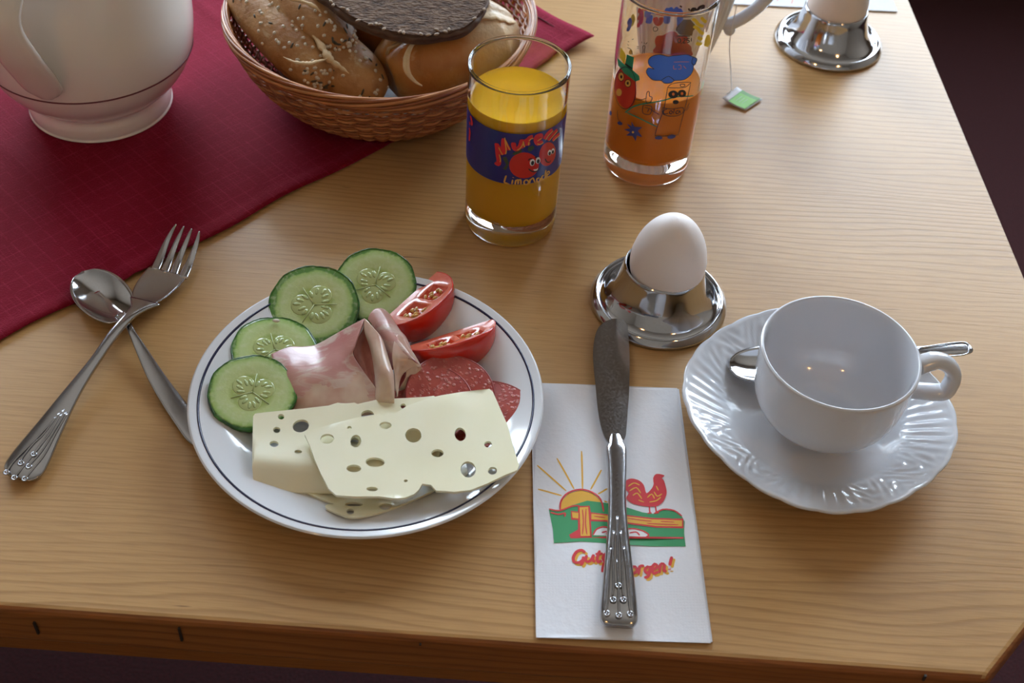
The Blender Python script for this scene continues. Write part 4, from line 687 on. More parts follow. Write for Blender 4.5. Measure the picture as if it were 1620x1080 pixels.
def quadpatch(Q, n=6, bend=.0014, z=0):
    a, b_, c, d = [Vector(q) for q in Q]; V, F = [], []
    for i in range(n + 1):
        for j in range(n + 1):
            u, v_ = i / n, j / n; q = (a * (1 - u) + d * u) * (1 - v_) + (b_ * (1 - u) + c * u) * v_; V.append((q.x, q.y, q.z + z + bend * sin(pi * u)))
    F = [(i * (n + 1) + j, (i + 1) * (n + 1) + j, (i + 1) * (n + 1) + j + 1, i * (n + 1) + j + 1) for i in range(n) for j in range(n)]
    return V, F
o = obj('card', quadpatch(T0, 6, -.001), mat('tag_paper', (.75, .75, .80), .6), tag); solid(o, .0004, -1)
def lerpq(u0, u1, v0, v1):
    a, b_, c, d = [Vector(q) for q in T0]; f = lambda u, v_: (a * (1 - u) + d * u) * (1 - v_) + (b_ * (1 - u) + c * u) * v_
    return [f(u0, v0), f(u0, v1), f(u1, v1), f(u1, v0)]
def tagp(name, m, u0, u1, v0, v1, z):
    V, F = [], []; a, b_, c, d = [Vector(q) for q in T0]; n = 6
    for i in range(n + 1):
        for j in range(n + 1):
            u, v_ = u0 + (u1 - u0) * i / n, v0 + (v1 - v0) * j / n; q = (a * (1 - u) + d * u) * (1 - v_) + (b_ * (1 - u) + c * u) * v_
            V.append((q.x, q.y, q.z + z - .001 * sin(pi * u)))
    F = [(i * (n + 1) + j, (i + 1) * (n + 1) + j, (i + 1) * (n + 1) + j + 1, i * (n + 1) + j + 1) for i in range(n) for j in range(n)]
    obj(name, (V, F), m, tag)
tagp('green_print', ink('dark_lime', (.10, .36, .03)), .22, .95, .03, 1, .0003); tagp('light_panel', I_lime, .26, .93, .03, .80, .0005)
for k in range(3): tagp('print_line', ink('pale_green', (.45, .75, .3)), .40 + k * .12, .43 + k * .12, .25, .65, .0007)
obj('string', tube(cr([(0.1429,0.7814,0.0045),(0.1464,0.7866,0.005),(0.1466,0.8059,0.009),(0.144,0.8148,0.022),(0.1431,0.8153,0.035),(0.1428,0.8131,0.052),(0.1425,0.81,0.06)], 6), .00035, 5), mat('cotton_thread', (.75, .73, .70), .8), tag)

# ---------------------------------------------------------------- egg cups and eggs
def eggcup(cx, cy, label):
    t = thing('egg_cup', label, 'egg cup', (cx, cy, 0), 'steel egg cups')
    P = smoothprof([(.0225, .0165), (.0222, .0172), (.0228, .0300), (.0236, .0305), (.0242, .0290), (.0255, .0225), (.0285, .0130), (.0325, .0070), (.0350, .0050), (.0368, .0046), (.0375, .0062), (.0388, .0062), (.0412, .0030), (.0414, .0012), (.0400, .0006), (.0300, .0035), (.0250, .012)], 4)
    obj('rim_saucer', lathe(P[:], (cx, cy, 0), 96, close=True), M_steel, t)
    obj('bowl', lathe(smoothprof([(.0, .0062), (.010, .0075), (.018, .013), (.0222, .022), (.0232, .0298), (.0224, .0298), (.0214, .022), (.0172, .0140), (.0098, .0085), (0, .0072)], 4), (cx, cy, 0), 64), M_steel, t)
    return t
def egg(cx, cy, z0, tilt, m, label):
    rr, hh = .0222, .0580; M_ = rotm(*tilt)
    def fn(d): return 1
    V, F = [], []; nu, nv = 48, 32
    for j in range(nv + 1):
        th = pi * j / nv; zc = -cos(th); r = rr * sin(th) * (1 - .13 * zc) * (1.008 if zc < 0 else 1)
        for i in range(nu):
            a = 2 * pi * i / nu; q = M_ @ Vector((r * cos(a), r * sin(a), zc * hh / 2)); V.append((cx + q.x, cy + q.y, z0 + hh / 2 + q.z))
    F = [(j * nu + i, j * nu + (i + 1) % nu, (j + 1) * nu + (i + 1) % nu, (j + 1) * nu + i) for j in range(nv) for i in range(nu)]
    o = obj('egg', (V, F), m); props(o, label, 'egg', 'boiled eggs'); return o
eggcup(.0870, .5620, 'shiny steel egg cup beside the knife tip, in front')
egg(.0885, .5610, .0100, (0, .03, 0), M_egg, 'white boiled egg in the egg cup near the middle')
eggcup(.2277, .8665, 'steel egg cup at the back right near the table edge')
egg(.2277, .8665, .0100, (0, 0, 0), M_egg2, 'cream white egg in the back egg cup, cut by the frame top')

# ---------------------------------------------------------------- back napkin
bn = thing('paper_napkin', 'white printed napkin lying behind the back egg cup', 'napkin', (.22, .95, 0), 'breakfast napkins')
Pn = [(0.1563,0.9115),(0.2898,0.918)]
dx = Vector((Pn[1][0] - Pn[0][0], Pn[1][1] - Pn[0][1])).normalized(); dy = Vector((-dx.y, dx.x)); a = Vector(Pn[1]); 
out = [a - dx * .165, a, a + dy * .083 - dx * .0, a + dy * .083 - dx * .165]
obj('sheet', sheet([tuple(q) for q in out], [], .02, .0009, lambda x, y: .0012), M_paper, bn, smooth=False)
def nflat(vf, z): return [(x, y, z) for x, y in vf[0]], vf[1]
obj('orange_print', join(*[nflat(strip(l, .0010, 1), .0014) for l in [[(0.1927,0.9202),(0.1996,0.9289)],[(0.2047,0.918),(0.2076,0.9309)],[(0.1969,0.9266),(0.2105,0.9342)]]]), I_org, bn)
obj('green_print', nflat(fill([(0.2171,0.9293),(0.2255,0.9304),(0.2269,0.9424),(0.2174,0.9411)]), .0014), I_hat, bn)

# ---------------------------------------------------------------- front napkin
NZ = .0016
nap = thing('paper_napkin', 'white napkin with rooster and sunrise print under the knife', 'napkin', (*(0.0591,0.4077), 0), 'breakfast napkins')
q4 = [(0.0124,0.4872),(0.0958,0.4909),(0.1056,0.3269),(0.0216,0.3232)]
def nz(x, y): return NZ + .0006 * sin(x * 130 + y * 20) * .5 + .0003 * sin(y * 90)
obj('top_sheet', sheet(q4, [], .006, .0003, nz), M_paper, nap, smooth=False)
ins = [(x * .994 + .0596 * .006 + .0006, y * .994 + .41 * .006 + .0003) for x, y in q4]
for k in (1, 2): obj('under_sheet', sheet([(x + .0004 * k, y + .0003 * k) for x, y in ins], [], .02, .0003, lambda x, y: .0004 * (3 - k)), M_paper, nap, smooth=False)
def nprint(name, items, m, dz):
    out = []
    for v, f in items: out.append(([(x, y, nz(x, y) + dz) for x, y in v], f))
    obj(name, join(*out), m, nap)
NP = lambda polys: [fill(q, [], .006) for q in polys]
NS = lambda lines, w_, s=3: [strip(q, w_, s) for q in lines]
d1, d2, d3, d4 = .00010, .00018, .00026, .00034
nprint('yellow_sun', NP([[(0.0312,0.3994),(0.0317,0.4052),(0.0353,0.4103),(0.0417,0.413),(0.0479,0.4115),(0.0521,0.4075),(0.0537,0.4007),(0.0419,0.3982)]]), I_yel, d1)
nprint('sun_rays', NS([[(0.0182,0.4277),(0.0262,0.4199),(0.0341,0.412)],[(0.0286,0.4332),(0.0335,0.4234),(0.0382,0.4135)],[(0.0418,0.4391),(0.0423,0.4261),(0.0427,0.4139)],[(0.0526,0.4274),(0.0498,0.4205),(0.047,0.4139)],[(0.0192,0.4121),(0.0253,0.4106),(0.0318,0.4088)],[(0.0558,0.4154),(0.0535,0.4134),(0.0509,0.4113)],[(0.0558,0.4066),(0.0541,0.4071)]], .0009), I_yel, d1)
nprint('green_field', NP([[(0.0254,0.3993),(0.0309,0.3987),(0.0372,0.4028),(0.0453,0.4064),(0.0558,0.4059),(0.0651,0.4046),(0.0744,0.4018),(0.0802,0.4013),(0.0849,0.4043),(0.0907,0.4037),(0.0947,0.4007),(0.096,0.3973),(0.0954,0.3902),(0.0958,0.3816),(0.0785,0.3805),(0.0558,0.3801),(0.0422,0.3801),(0.0286,0.3782),(0.0278,0.3871)]]), I_grn, d2)
nprint('fence_outline', NP([[(0.0368,0.3992),(0.0405,0.3989),(0.0405,0.4024),(0.0465,0.4032),(0.0472,0.399),(0.0558,0.3986),(0.0651,0.3994),(0.079,0.3986),(0.0954,0.3992),(0.0952,0.393),(0.0811,0.3925),(0.065,0.3937),(0.0558,0.3938),(0.0473,0.3933),(0.0478,0.383),(0.0558,0.3845),(0.0949,0.3874),(0.0949,0.3864),(0.0558,0.3832),(0.037,0.3817),(0.0362,0.3839),(0.0407,0.3875),(0.0406,0.3936),(0.0371,0.3935)]]), I_red, d3)
nprint('fence_wood', NP([[(0.0373,0.3984),(0.0408,0.3981),(0.0408,0.3944),(0.0378,0.3947)],[(0.0413,0.4016),(0.0458,0.4023),(0.0469,0.3838),(0.0421,0.3834)],[(0.0475,0.3981),(0.0558,0.3977),(0.0651,0.3985),(0.0789,0.3976),(0.0947,0.398),(0.0945,0.3941),(0.0811,0.3935),(0.065,0.3946),(0.0558,0.3948),(0.0475,0.3944)]]), I_yel, d4)
nprint('fence_grain', NS([[(0.0428,0.4004),(0.0434,0.3927),(0.043,0.3843)],[(0.0447,0.401),(0.0445,0.3914),(0.0453,0.3845)],[(0.0489,0.3965),(0.0546,0.3962)],[(0.0662,0.3972),(0.0743,0.3965),(0.0789,0.3964)],[(0.0742,0.3947),(0.0835,0.3948),(0.0927,0.395)],[(0.0835,0.3965),(0.0905,0.3965)]], .0006), I_red, .0004)
nprint('white_bush', NP([[(0.0487,0.3845),(0.0503,0.388),(0.0535,0.3898),(0.0569,0.3894),(0.0604,0.3879),(0.065,0.3897),(0.0696,0.3905),(0.0741,0.3895),(0.0767,0.3876),(0.0761,0.3863)]]), I_white, d3)
nprint('red_outlines', NS([[(0.0484,0.3845),(0.0501,0.3882),(0.0535,0.3902),(0.0569,0.3897),(0.0604,0.388),(0.065,0.3899),(0.0696,0.3908),(0.0742,0.3898),(0.0771,0.3876),(0.0758,0.3861)],[(0.0312,0.3994),(0.0317,0.4056),(0.0353,0.4108),(0.0417,0.4133),(0.0479,0.4119),(0.0523,0.4078),(0.0539,0.4)],[(0.0254,0.3996),(0.0309,0.3989),(0.0372,0.4021),(0.0413,0.4027)],[(0.0263,0.3975),(0.0304,0.3965),(0.0338,0.3975),(0.0336,0.3953)],[(0.0802,0.4013),(0.0849,0.4043),(0.0907,0.404),(0.0947,0.4007)],[(0.0529,0.3865),(0.0558,0.3875),(0.0552,0.3853)],[(0.0672,0.3878),(0.0707,0.3888),(0.0724,0.3868)]], .0009), I_red, d4)
nprint('rooster', NP([[(0.0653,0.421),(0.0662,0.4221),(0.0675,0.4229),(0.0689,0.4233),(0.0703,0.4232),(0.0717,0.4228),(0.073,0.4222),(0.074,0.4213),(0.0748,0.4202),(0.0754,0.419),(0.0758,0.4172),(0.0761,0.4154),(0.0765,0.4143),(0.0773,0.4147),(0.0783,0.4159),(0.0792,0.4172),(0.0798,0.4183),(0.0802,0.4194),(0.0805,0.4206),(0.0804,0.4218),(0.0803,0.4231),(0.0803,0.4243),(0.0807,0.4255),(0.0812,0.4265),(0.0821,0.4272),(0.0835,0.4273),(0.0852,0.427),(0.0863,0.4265),(0.0862,0.426),(0.0855,0.4253),(0.085,0.4246),(0.0851,0.4241),(0.0856,0.4237),(0.086,0.4229),(0.0864,0.4215),(0.0867,0.4199),(0.087,0.4182),(0.0872,0.4167),(0.0872,0.4153),(0.087,0.4138),(0.0865,0.4122),(0.0859,0.4106),(0.0851,0.4092),(0.0842,0.4081),(0.0832,0.4071),(0.0821,0.4064),(0.0806,0.4059),(0.079,0.4057),(0.0774,0.4057),(0.0758,0.4057),(0.0742,0.4059),(0.0727,0.4061),(0.0713,0.4064),(0.0699,0.4067),(0.0687,0.4072),(0.0675,0.408),(0.0664,0.4091),(0.0658,0.4101),(0.066,0.4112),(0.0667,0.4124),(0.0671,0.4135),(0.0666,0.4145),(0.0657,0.4154),(0.065,0.4165),(0.0648,0.418),(0.0649,0.4196)]] + []) , I_red, d3)
nprint('rooster_legs', NS([[(0.0778,0.4063),(0.0781,0.4017)],[(0.081,0.4066),(0.0815,0.402)],[(0.0769,0.4013),(0.079,0.4018)],[(0.0804,0.4016),(0.0828,0.4021)]], .0012, 1), I_red, d3)
nprint('rooster_feathers', NS([[(0.067,0.4179),(0.07,0.4204),(0.073,0.4192)],[(0.0676,0.415),(0.0712,0.4175),(0.0735,0.414)],[(0.0693,0.4122),(0.0717,0.4139),(0.074,0.4104)],[(0.0769,0.4114),(0.0793,0.4138),(0.0807,0.411)],[(0.0806,0.4154),(0.0822,0.4126),(0.0847,0.4143)],[(0.078,0.4086),(0.0816,0.4097),(0.084,0.4121)],[(0.0818,0.4192),(0.0829,0.4164)],[(0.0722,0.4095),(0.0751,0.4084)]], .0007), I_yel, d4)
GL = [[(0.0445,0.3732),(0.0428,0.3747),(0.0402,0.3736),(0.0386,0.37),(0.0392,0.3673),(0.0418,0.3673),(0.0437,0.3693)],[(0.0436,0.3709),(0.0435,0.368),(0.0424,0.3655)],[(0.0454,0.3719),(0.0448,0.3689),(0.0461,0.3679),(0.0479,0.3697),(0.0488,0.3725)],[(0.0488,0.3725),(0.0484,0.3691),(0.0497,0.3682)],[(0.0519,0.3752),(0.0506,0.3705),(0.0511,0.3681),(0.0529,0.3691)],[(0.0497,0.3728),(0.0535,0.3734)],[(0.054,0.37),(0.056,0.3723),(0.0549,0.3735),(0.0535,0.3707),(0.0547,0.3684),(0.0565,0.3696)],[(0.0571,0.3692),(0.0576,0.3732),(0.0598,0.3737),(0.0598,0.3697)],[(0.0531,0.3622),(0.0544,0.3683),(0.0562,0.3648),(0.0585,0.3693),(0.0589,0.3635)],[(0.0616,0.3671),(0.06,0.3641),(0.0616,0.3629),(0.0632,0.3651),(0.0616,0.3671)],[(0.064,0.3631),(0.0645,0.3671),(0.0663,0.3678)],[(0.0692,0.3678),(0.0674,0.3647),(0.0687,0.363),(0.0708,0.3653),(0.0692,0.3678)],[(0.0714,0.3627),(0.0721,0.3675),(0.0744,0.3682)],[(0.0766,0.3684),(0.0748,0.3661),(0.0754,0.3641),(0.0775,0.3656),(0.0775,0.3685)],[(0.0775,0.3685),(0.0765,0.3626),(0.0742,0.3611)],[(0.0784,0.3659),(0.0809,0.368),(0.0798,0.3698),(0.0782,0.367),(0.079,0.3641),(0.0813,0.3654)],[(0.0819,0.3646),(0.0827,0.3697),(0.0845,0.3696),(0.0842,0.3659),(0.0855,0.3663)],[(0.0885,0.3748),(0.0877,0.3718),(0.0872,0.3693)],[(0.087,0.3674),(0.0871,0.3668)]]
GY = [[(x + .0011, y - .0011) for x, y in l] for l in GL]
nprint('lettering_shadow', NS(GY, .0016), I_yel, d1)
nprint('lettering', NS(GL, .0016), I_red, d3)

# ---------------------------------------------------------------- plate
PX_, PY_ = -.0760, .4560
plate = thing('breakfast_plate', 'white breakfast plate with thin navy line, left of the napkin', 'plate', (PX_, PY_, 0))
pp = smoothprof([(0, .0035), (.030, .0035), (.050, .0040), (.060, .0052), (.068, .0090), (.076, .0130), (.086, .0162), (.0935, .0184), (.0950, .0183), (.0948, .0172), (.086, .0138), (.074, .0095), (.062, .0035), (.0575, .0004), (.0545, .0004), (.054, .0020), (.030, .0018), (0, .0018)], 5)
obj('dish', lathe(pp, (PX_, PY_, 0), 160), M_plate, plate)
obj('navy_line', lathe([(.0893, .01735), (.0900, .0179), (.0906, .0178), (.0906, .0170)], (PX_, PY_, 0), 160, close=True), M_navy, plate)

# ---------------------------------------------------------------- cucumber
def cucumber(c, R, tilt, label, seed, spin):
    t = thing('cucumber_slice', label, 'cucumber', c, 'cucumber slices'); ORG[t] = Vector((0, 0, 0))
    rnd = random.Random(seed); h = .0042
    wob = lambda a: 1 + .012 * sin(5 * a + seed) + .008 * sin(11 * a + 2 * seed)
    obj('flesh', lathe([(0, 0), (R * .985, 0), (R * .985, h), (R * .93, h + .0002), (R * .6, h), (R * .5, h - .0003), (0, h - .0003)], (0, 0, 0), 72, rfun=lambda a, r, z: wob(a)), M_cuc, t)
    obj('rind', lathe([(R * .972, -.0001), (R * .998, .0003), (R * 1.006, h * .5), (R * .998, h - .0001), (R * .970, h + .00035), (R * .972, h * .5)], (0, 0, 0), 72, rfun=lambda a, r, z: wob(a) * (1 + .004 * sin(37 * a)), close=True), M_cuc_skin, t)
    gel, sds, walls = [], [], []
    for k in range(3):
        a0 = spin + k * 2 * pi / 3
        cx, cy = cos(a0) * R * .27, sin(a0) * R * .27
        gel.append(ellipsoid((cx, cy, h - .0004), (R * .26, R * .28, .0004), rotm(0, 0, a0), 16, 6))
        for s in range(5):
            aa = a0 + (s - 2) * .36 + rnd.uniform(-.06, .06); rr = R * (.36 - .05 * abs(s - 2) + rnd.uniform(-.03, .03))
            sds.append(ellipsoid((cos(aa) * rr, sin(aa) * rr, h - .0001), (R * .10, R * .042, .00035), rotm(0, 0, aa + rnd.uniform(-.2, .2)), 8, 5))
        walls.append(tube([(0, 0, h - .0001), (cos(a0 + pi / 3) * R * .25, sin(a0 + pi / 3) * R * .25, h - .0001), (cos(a0 + pi / 3) * R * .5, sin(a0 + pi / 3) * R * .5, h - .0002)], .0003, 5))
    obj('gel', join(*gel), M_cuc_gel, t); obj('seeds', join(*sds), M_cuc_seed, t, kind='stuff'); obj('pith', join(*walls), mat('pith', (.48, .58, .28), .3), t)
    t.rotation_euler = tilt
    return t
cucumber((-0.0828,0.5429,0.0135), .0245, (.34, .0, .1), 'cucumber slice at the plate back, left of the tomato', 4, .3)
cucumber((-0.1159,0.5229,0.013), .0262, (.30, .06, .0), 'large cucumber slice at the back left above the ham', 3, 1.2)
cucumber((-0.1328,0.487,0.01), .0242, (.06, .12, .0), 'cucumber slice half covered by its neighbours, left of the ham', 2, .9)
cucumber((-0.1381,0.4519,0.0135), .0238, (.16, .10, .0), 'front left cucumber slice touching the cheese', 1, .5)
pip = obj('cucumber_seed', ellipsoid((-0.1347,0.506,0.0175), (.0022, .0014, .0007), nu=12, nv=6), M_sesame); props(pip, 'single pale cucumber seed on a slice rim', 'seed')

# ---------------------------------------------------------------- tomato wedges
def wedge(base, ang, R, Lh, phi0, phi1, label):
    """base: midpoint of inner edge; ang: axis direction in plane; opens to the right of axis"""
    t = thing('tomato_wedge', label, 'tomato', base, 'tomato wedges')
    d = Vector((cos(ang), sin(ang), 0)); e = Vector((sin(ang), -cos(ang), 0)); z = Vector((0, 0, 1)); B = Vector(base)
    def pt(u, rho, ph): # u -1..1 along
        r = R * sqrt(max(0, 1 - abs(u) ** 2.3)) * rho
        return tuple(B + d * (u * Lh) + e * (r * cos(ph)) + z * (r * sin(ph)))
    nu, nvv = 40, 16
    def us(i): return -cos(pi * i / nu)
    V, F = [], []
    for i in range(nu + 1):
        for j in range(nvv + 1): V.append(pt(us(i), 1, phi0 + (phi1 - phi0) * j / nvv))
    F = [(i * (nvv + 1) + j, (i + 1) * (nvv + 1) + j, (i + 1) * (nvv + 1) + j + 1, i * (nvv + 1) + j + 1) for i in range(nu) for j in range(nvv)]
    o = obj('skin', (V, F), M_tskin, t); solid(o, .0006, 1)
    def face(ph, sgn):
        V, F = [], []; nr = 22; dirn = (e * (-sin(ph)) + z * cos(ph)) * sgn
        for i in range(nu + 1):
            for j in range(nr + 1):
                rho = j / nr; q = Vector(pt(us(i), rho, ph)); u = us(i); rr = rho * sqrt(max(0, 1 - abs(u) ** 2.3))
                cav = math.exp(-(((abs(u)) - .33) / .26) ** 4) * math.exp(-((rr - .52) / .25) ** 4)
                q = q - dirn * (.0028 * cav); V.append(tuple(q))
        F = [(i * (nr + 1) + j, (i + 1) * (nr + 1) + j, (i + 1) * (nr + 1) + j + 1, i * (nr + 1) + j + 1) for i in range(nu) for j in range(nr)]
        mi = []
        for i in range(nu):
            for j in range(nr):
                u = us(i + .5); rr = (j + .5) / nr * sqrt(max(0, 1 - abs(u) ** 2.3)); mi.append(1 if (abs(abs(u) - .33) < .25 and abs(rr - .52) < .24) else 0)
        return (V, F), mi
    vf, mi = face(phi1, 1); CF = obj('cut_face', vf, [M_tflesh, M_tgel], t, mi=mi)
    vf, mi = face(phi0, -1); obj('cut_face', vf, [M_tflesh, M_tgel], t, mi=mi)
    rnd = random.Random(5); sd = []
    dirn = (e * (-sin(phi1)) + z * cos(phi1))
    for k in range(16):
        u = rnd.choice((-1, 1)) * rnd.uniform(.14, .54); rho = rnd.uniform(.36, .72)
        q = Vector(pt(u, rho, phi1)) - dirn * .0019; sd.append(ellipsoid(q, (.0017, .0010, .0009), rotm(0, -phi1 * .6, ang + rnd.uniform(-.8, .8)), 8, 5))
    obj('seeds', join(*sd), M_tseed, CF, kind='stuff'); return t
wedge((-0.0626,0.5332,0.0165), 1.02, .0255, .0280, -.62, .42, 'tomato wedge standing behind the ham by the cucumber')
wedge((-0.0366,0.5058,0.0175), .52, .0225, .0275, -.70, .55, 'right tomato wedge lying behind the salami')

# ---------------------------------------------------------------- salami
def disc(c, R, tilt, name, label, m, rim, th=.0011, foldk=None, cat='salami', group='salami slices'):
    V2 = ell(0, 0, R, R, 64); M_ = rotm(*tilt); C_ = Vector(c)
    V2 = [(x * (1 + .012 * sin(3 * atan2(y, x) + c[0] * 90)), y * (1 + .012 * sin(4 * atan2(y, x)))) for x, y in V2]
    def g(x, y, z):
        q = M_ @ Vector((x, y, z)); return tuple(C_ + q)
    t = thing(name, label, cat, c, group)
    obj('slice', sheet(V2, [], .0035, th, foldk or (lambda x, y: .0006 * sin(x * 120) + .0004 * sin(y * 170)), g), m, t, angle=50)
    zf = foldk or (lambda x, y: .0006 * sin(x * 120) + .0004 * sin(y * 170))
    obj('skin', tube([g(x, y, zf(x, y) - th / 2) for x, y in V2], .0007, 6, True), rim, t)
    return t
disc((-0.0106,0.448,0.0125), .0264, (.08, -.05, 0), 'salami_slice', 'right salami slice lying nearest the plate rim', M_sal, M_salrim)
disc((-0.0313,0.4604,0.0175), .0240, (.22, .10, 0), 'salami_slice', 'middle salami slice in front of the right tomato wedge', M_sal, M_salrim)
disc((-0.0439,0.4527,0.015), .0250, (.16, -.16, .2), 'salami_slice', 'left salami slice tucked beside the folded ham', M_sal, M_salrim)

# ---------------------------------------------------------------- ham
ham = thing('ham_slice', 'folded slice of pink cooked ham in the middle of the plate', 'ham', (*(-0.0863,0.4751), .008))
def hsheet(name, rows, m, th=.0009, mi=None):
    o = obj(name, patch(rows, 6, 6), m, ham, mi=mi); solid(o, th, 0); return o
hsheet('main_fold', [[(-0.1329,0.4805,0.0164),(-0.124,0.486,0.0172),(-0.1157,0.4873,0.0172),(-0.1087,0.489,0.018),(-0.0989,0.4948,0.0213),(-0.0912,0.4978,0.0254),(-0.0827,0.499,0.0312)],[(-0.1302,0.4732,0.0168),(-0.1226,0.4782,0.018),(-0.1136,0.4792,0.0189),(-0.1052,0.4801,0.0197),(-0.0964,0.4833,0.023),(-0.0905,0.4834,0.0262),(-0.0857,0.4798,0.0295)],[(-0.1267,0.4643,0.0164),(-0.1195,0.468,0.0189),(-0.1112,0.4689,0.0197),(-0.1028,0.4691,0.0213),(-0.0952,0.471,0.0238),(-0.0898,0.4735,0.0254),(-0.086,0.4748,0.0271)],[(-0.124,0.4591,0.0148),(-0.1158,0.4612,0.018),(-0.108,0.4614,0.0197),(-0.1003,0.4615,0.0213),(-0.0929,0.4633,0.023),(-0.0857,0.4667,0.0238),(-0.0799,0.4665,0.0246)],[(-0.1199,0.4531,0.0123),(-0.1121,0.4537,0.0164),(-0.1045,0.4546,0.018),(-0.0968,0.4547,0.0197),(-0.088,0.4558,0.0213),(-0.0794,0.4575,0.0213),(-0.0717,0.457,0.0213)],[(-0.1159,0.4475,0.009),(-0.1085,0.4459,0.0131),(-0.1007,0.4454,0.0156),(-0.0917,0.4448,0.0172),(-0.0818,0.4463,0.018),(-0.0733,0.4487,0.018),(-0.0672,0.4506,0.018)],[(-0.1148,0.4436,0.0074),(-0.1079,0.4414,0.0107),(-0.1001,0.4408,0.0123),(-0.0913,0.4409,0.0131),(-0.0814,0.442,0.0139),(-0.0729,0.4444,0.0139),(-0.0667,0.4458,0.0139)]], [M_ham, M_hamfat], mi=[1 if j > 24 - i * .1 + 2.2 * sin(i * .35) and i < 31 - (j - 24) * .4 else 0 for i in range(36) for j in range(36)])
hsheet('inner_fold', [[(-0.0827,0.4981,0.0312),(-0.0829,0.4953,0.0279),(-0.0851,0.4911,0.0254),(-0.087,0.4851,0.023),(-0.087,0.4796,0.0221)],[(-0.0801,0.494,0.0295),(-0.0811,0.4906,0.0254),(-0.0827,0.4873,0.023),(-0.0839,0.4816,0.0213),(-0.0829,0.4736,0.0205)],[(-0.077,0.485,0.0279),(-0.0779,0.4807,0.0238),(-0.0788,0.4767,0.0213),(-0.079,0.4729,0.0197),(-0.0774,0.466,0.0189)],[(-0.0741,0.4716,0.0254),(-0.0744,0.4686,0.023),(-0.0744,0.4656,0.0205),(-0.0741,0.4629,0.0197),(-0.0731,0.4595,0.0189)],[(-0.071,0.4563,0.0221),(-0.0712,0.4569,0.0213),(-0.0714,0.4575,0.0205),(-0.0716,0.458,0.0197),(-0.0717,0.4583,0.0189)]], M_hamdark)
hsheet('outer_fold', [[(-0.0827,0.499,0.0312),(-0.0802,0.4953,0.0328),(-0.0761,0.4894,0.0336),(-0.0728,0.4855,0.0328),(-0.0709,0.4833,0.0312)],[(-0.0817,0.491,0.0295),(-0.0776,0.4854,0.032),(-0.0738,0.4805,0.0328),(-0.0702,0.4772,0.032),(-0.0678,0.4754,0.0295)],[(-0.0771,0.4803,0.0271),(-0.0744,0.4748,0.0303),(-0.0705,0.4693,0.032),(-0.0669,0.466,0.0312),(-0.0644,0.466,0.0287)],[(-0.0738,0.4689,0.0246),(-0.0712,0.4643,0.0279),(-0.0682,0.4606,0.0303),(-0.065,0.4601,0.0303),(-0.0627,0.4617,0.0279)],[(-0.0714,0.457,0.0213),(-0.0696,0.4555,0.0246),(-0.0669,0.4547,0.0262),(-0.0636,0.4539,0.0271),(-0.0614,0.4547,0.0254)],[(-0.0719,0.4527,0.018),(-0.069,0.45,0.0213),(-0.0664,0.4496,0.0221),(-0.0632,0.449,0.0221),(-0.0607,0.4492,0.0213)],[(-0.0716,0.4497,0.0148),(-0.0689,0.4485,0.0164),(-0.0664,0.4487,0.0164),(-0.0633,0.449,0.0164),(-0.0609,0.45,0.0156)]], M_hamfat)
hsheet('back_fold', [[(-0.0815,0.5028,0.0271),(-0.0804,0.5059,0.0287),(-0.0781,0.5089,0.0295),(-0.0742,0.5093,0.0295),(-0.0707,0.5077,0.0279),(-0.0685,0.5057,0.0254)],[(-0.0773,0.4967,0.0271),(-0.0754,0.4981,0.0295),(-0.0724,0.5004,0.0303),(-0.0689,0.4989,0.0303),(-0.0657,0.4989,0.0279),(-0.0629,0.497,0.0254)],[(-0.0723,0.4879,0.0262),(-0.0703,0.4886,0.0295),(-0.0677,0.489,0.0312),(-0.0644,0.4884,0.0312),(-0.0612,0.4886,0.0295),(-0.0589,0.4911,0.0262)],[(-0.0681,0.48,0.0246),(-0.0661,0.4798,0.0279),(-0.0634,0.4795,0.0303),(-0.0594,0.4782,0.0312),(-0.0562,0.4783,0.0295),(-0.0538,0.4798,0.0254)],[(-0.0641,0.4704,0.0221),(-0.0625,0.471,0.0254),(-0.0594,0.4725,0.0279),(-0.055,0.473,0.0287),(-0.0511,0.4723,0.0271),(-0.0489,0.4728,0.023)]], M_ham)
hsheet('curl', [[(-0.0632,0.4886,0.0312),(-0.0645,0.483,0.0312),(-0.0646,0.4758,0.0303),(-0.0637,0.4703,0.0279),(-0.0623,0.464,0.0254),(-0.0612,0.4576,0.0213)],[(-0.0604,0.487,0.0312),(-0.0615,0.4798,0.0312),(-0.0618,0.4734,0.0303),(-0.0616,0.4688,0.0279),(-0.0612,0.464,0.0246),(-0.0608,0.4566,0.0205)],[(-0.0568,0.481,0.0303),(-0.0579,0.4765,0.0303),(-0.0588,0.4727,0.0295),(-0.0598,0.4697,0.0271),(-0.0603,0.4657,0.0238),(-0.0602,0.4549,0.0197)],[(-0.0529,0.4767,0.0287),(-0.0538,0.474,0.0287),(-0.0553,0.4724,0.0279),(-0.0573,0.4707,0.0262),(-0.0596,0.4675,0.0238),(-0.0598,0.4548,0.0189)],[(-0.0489,0.4729,0.0238),(-0.0497,0.4712,0.0246),(-0.0516,0.4712,0.0254),(-0.0547,0.4699,0.0246),(-0.0577,0.4676,0.023),(-0.0606,0.4652,0.0205)]], M_hamfat)
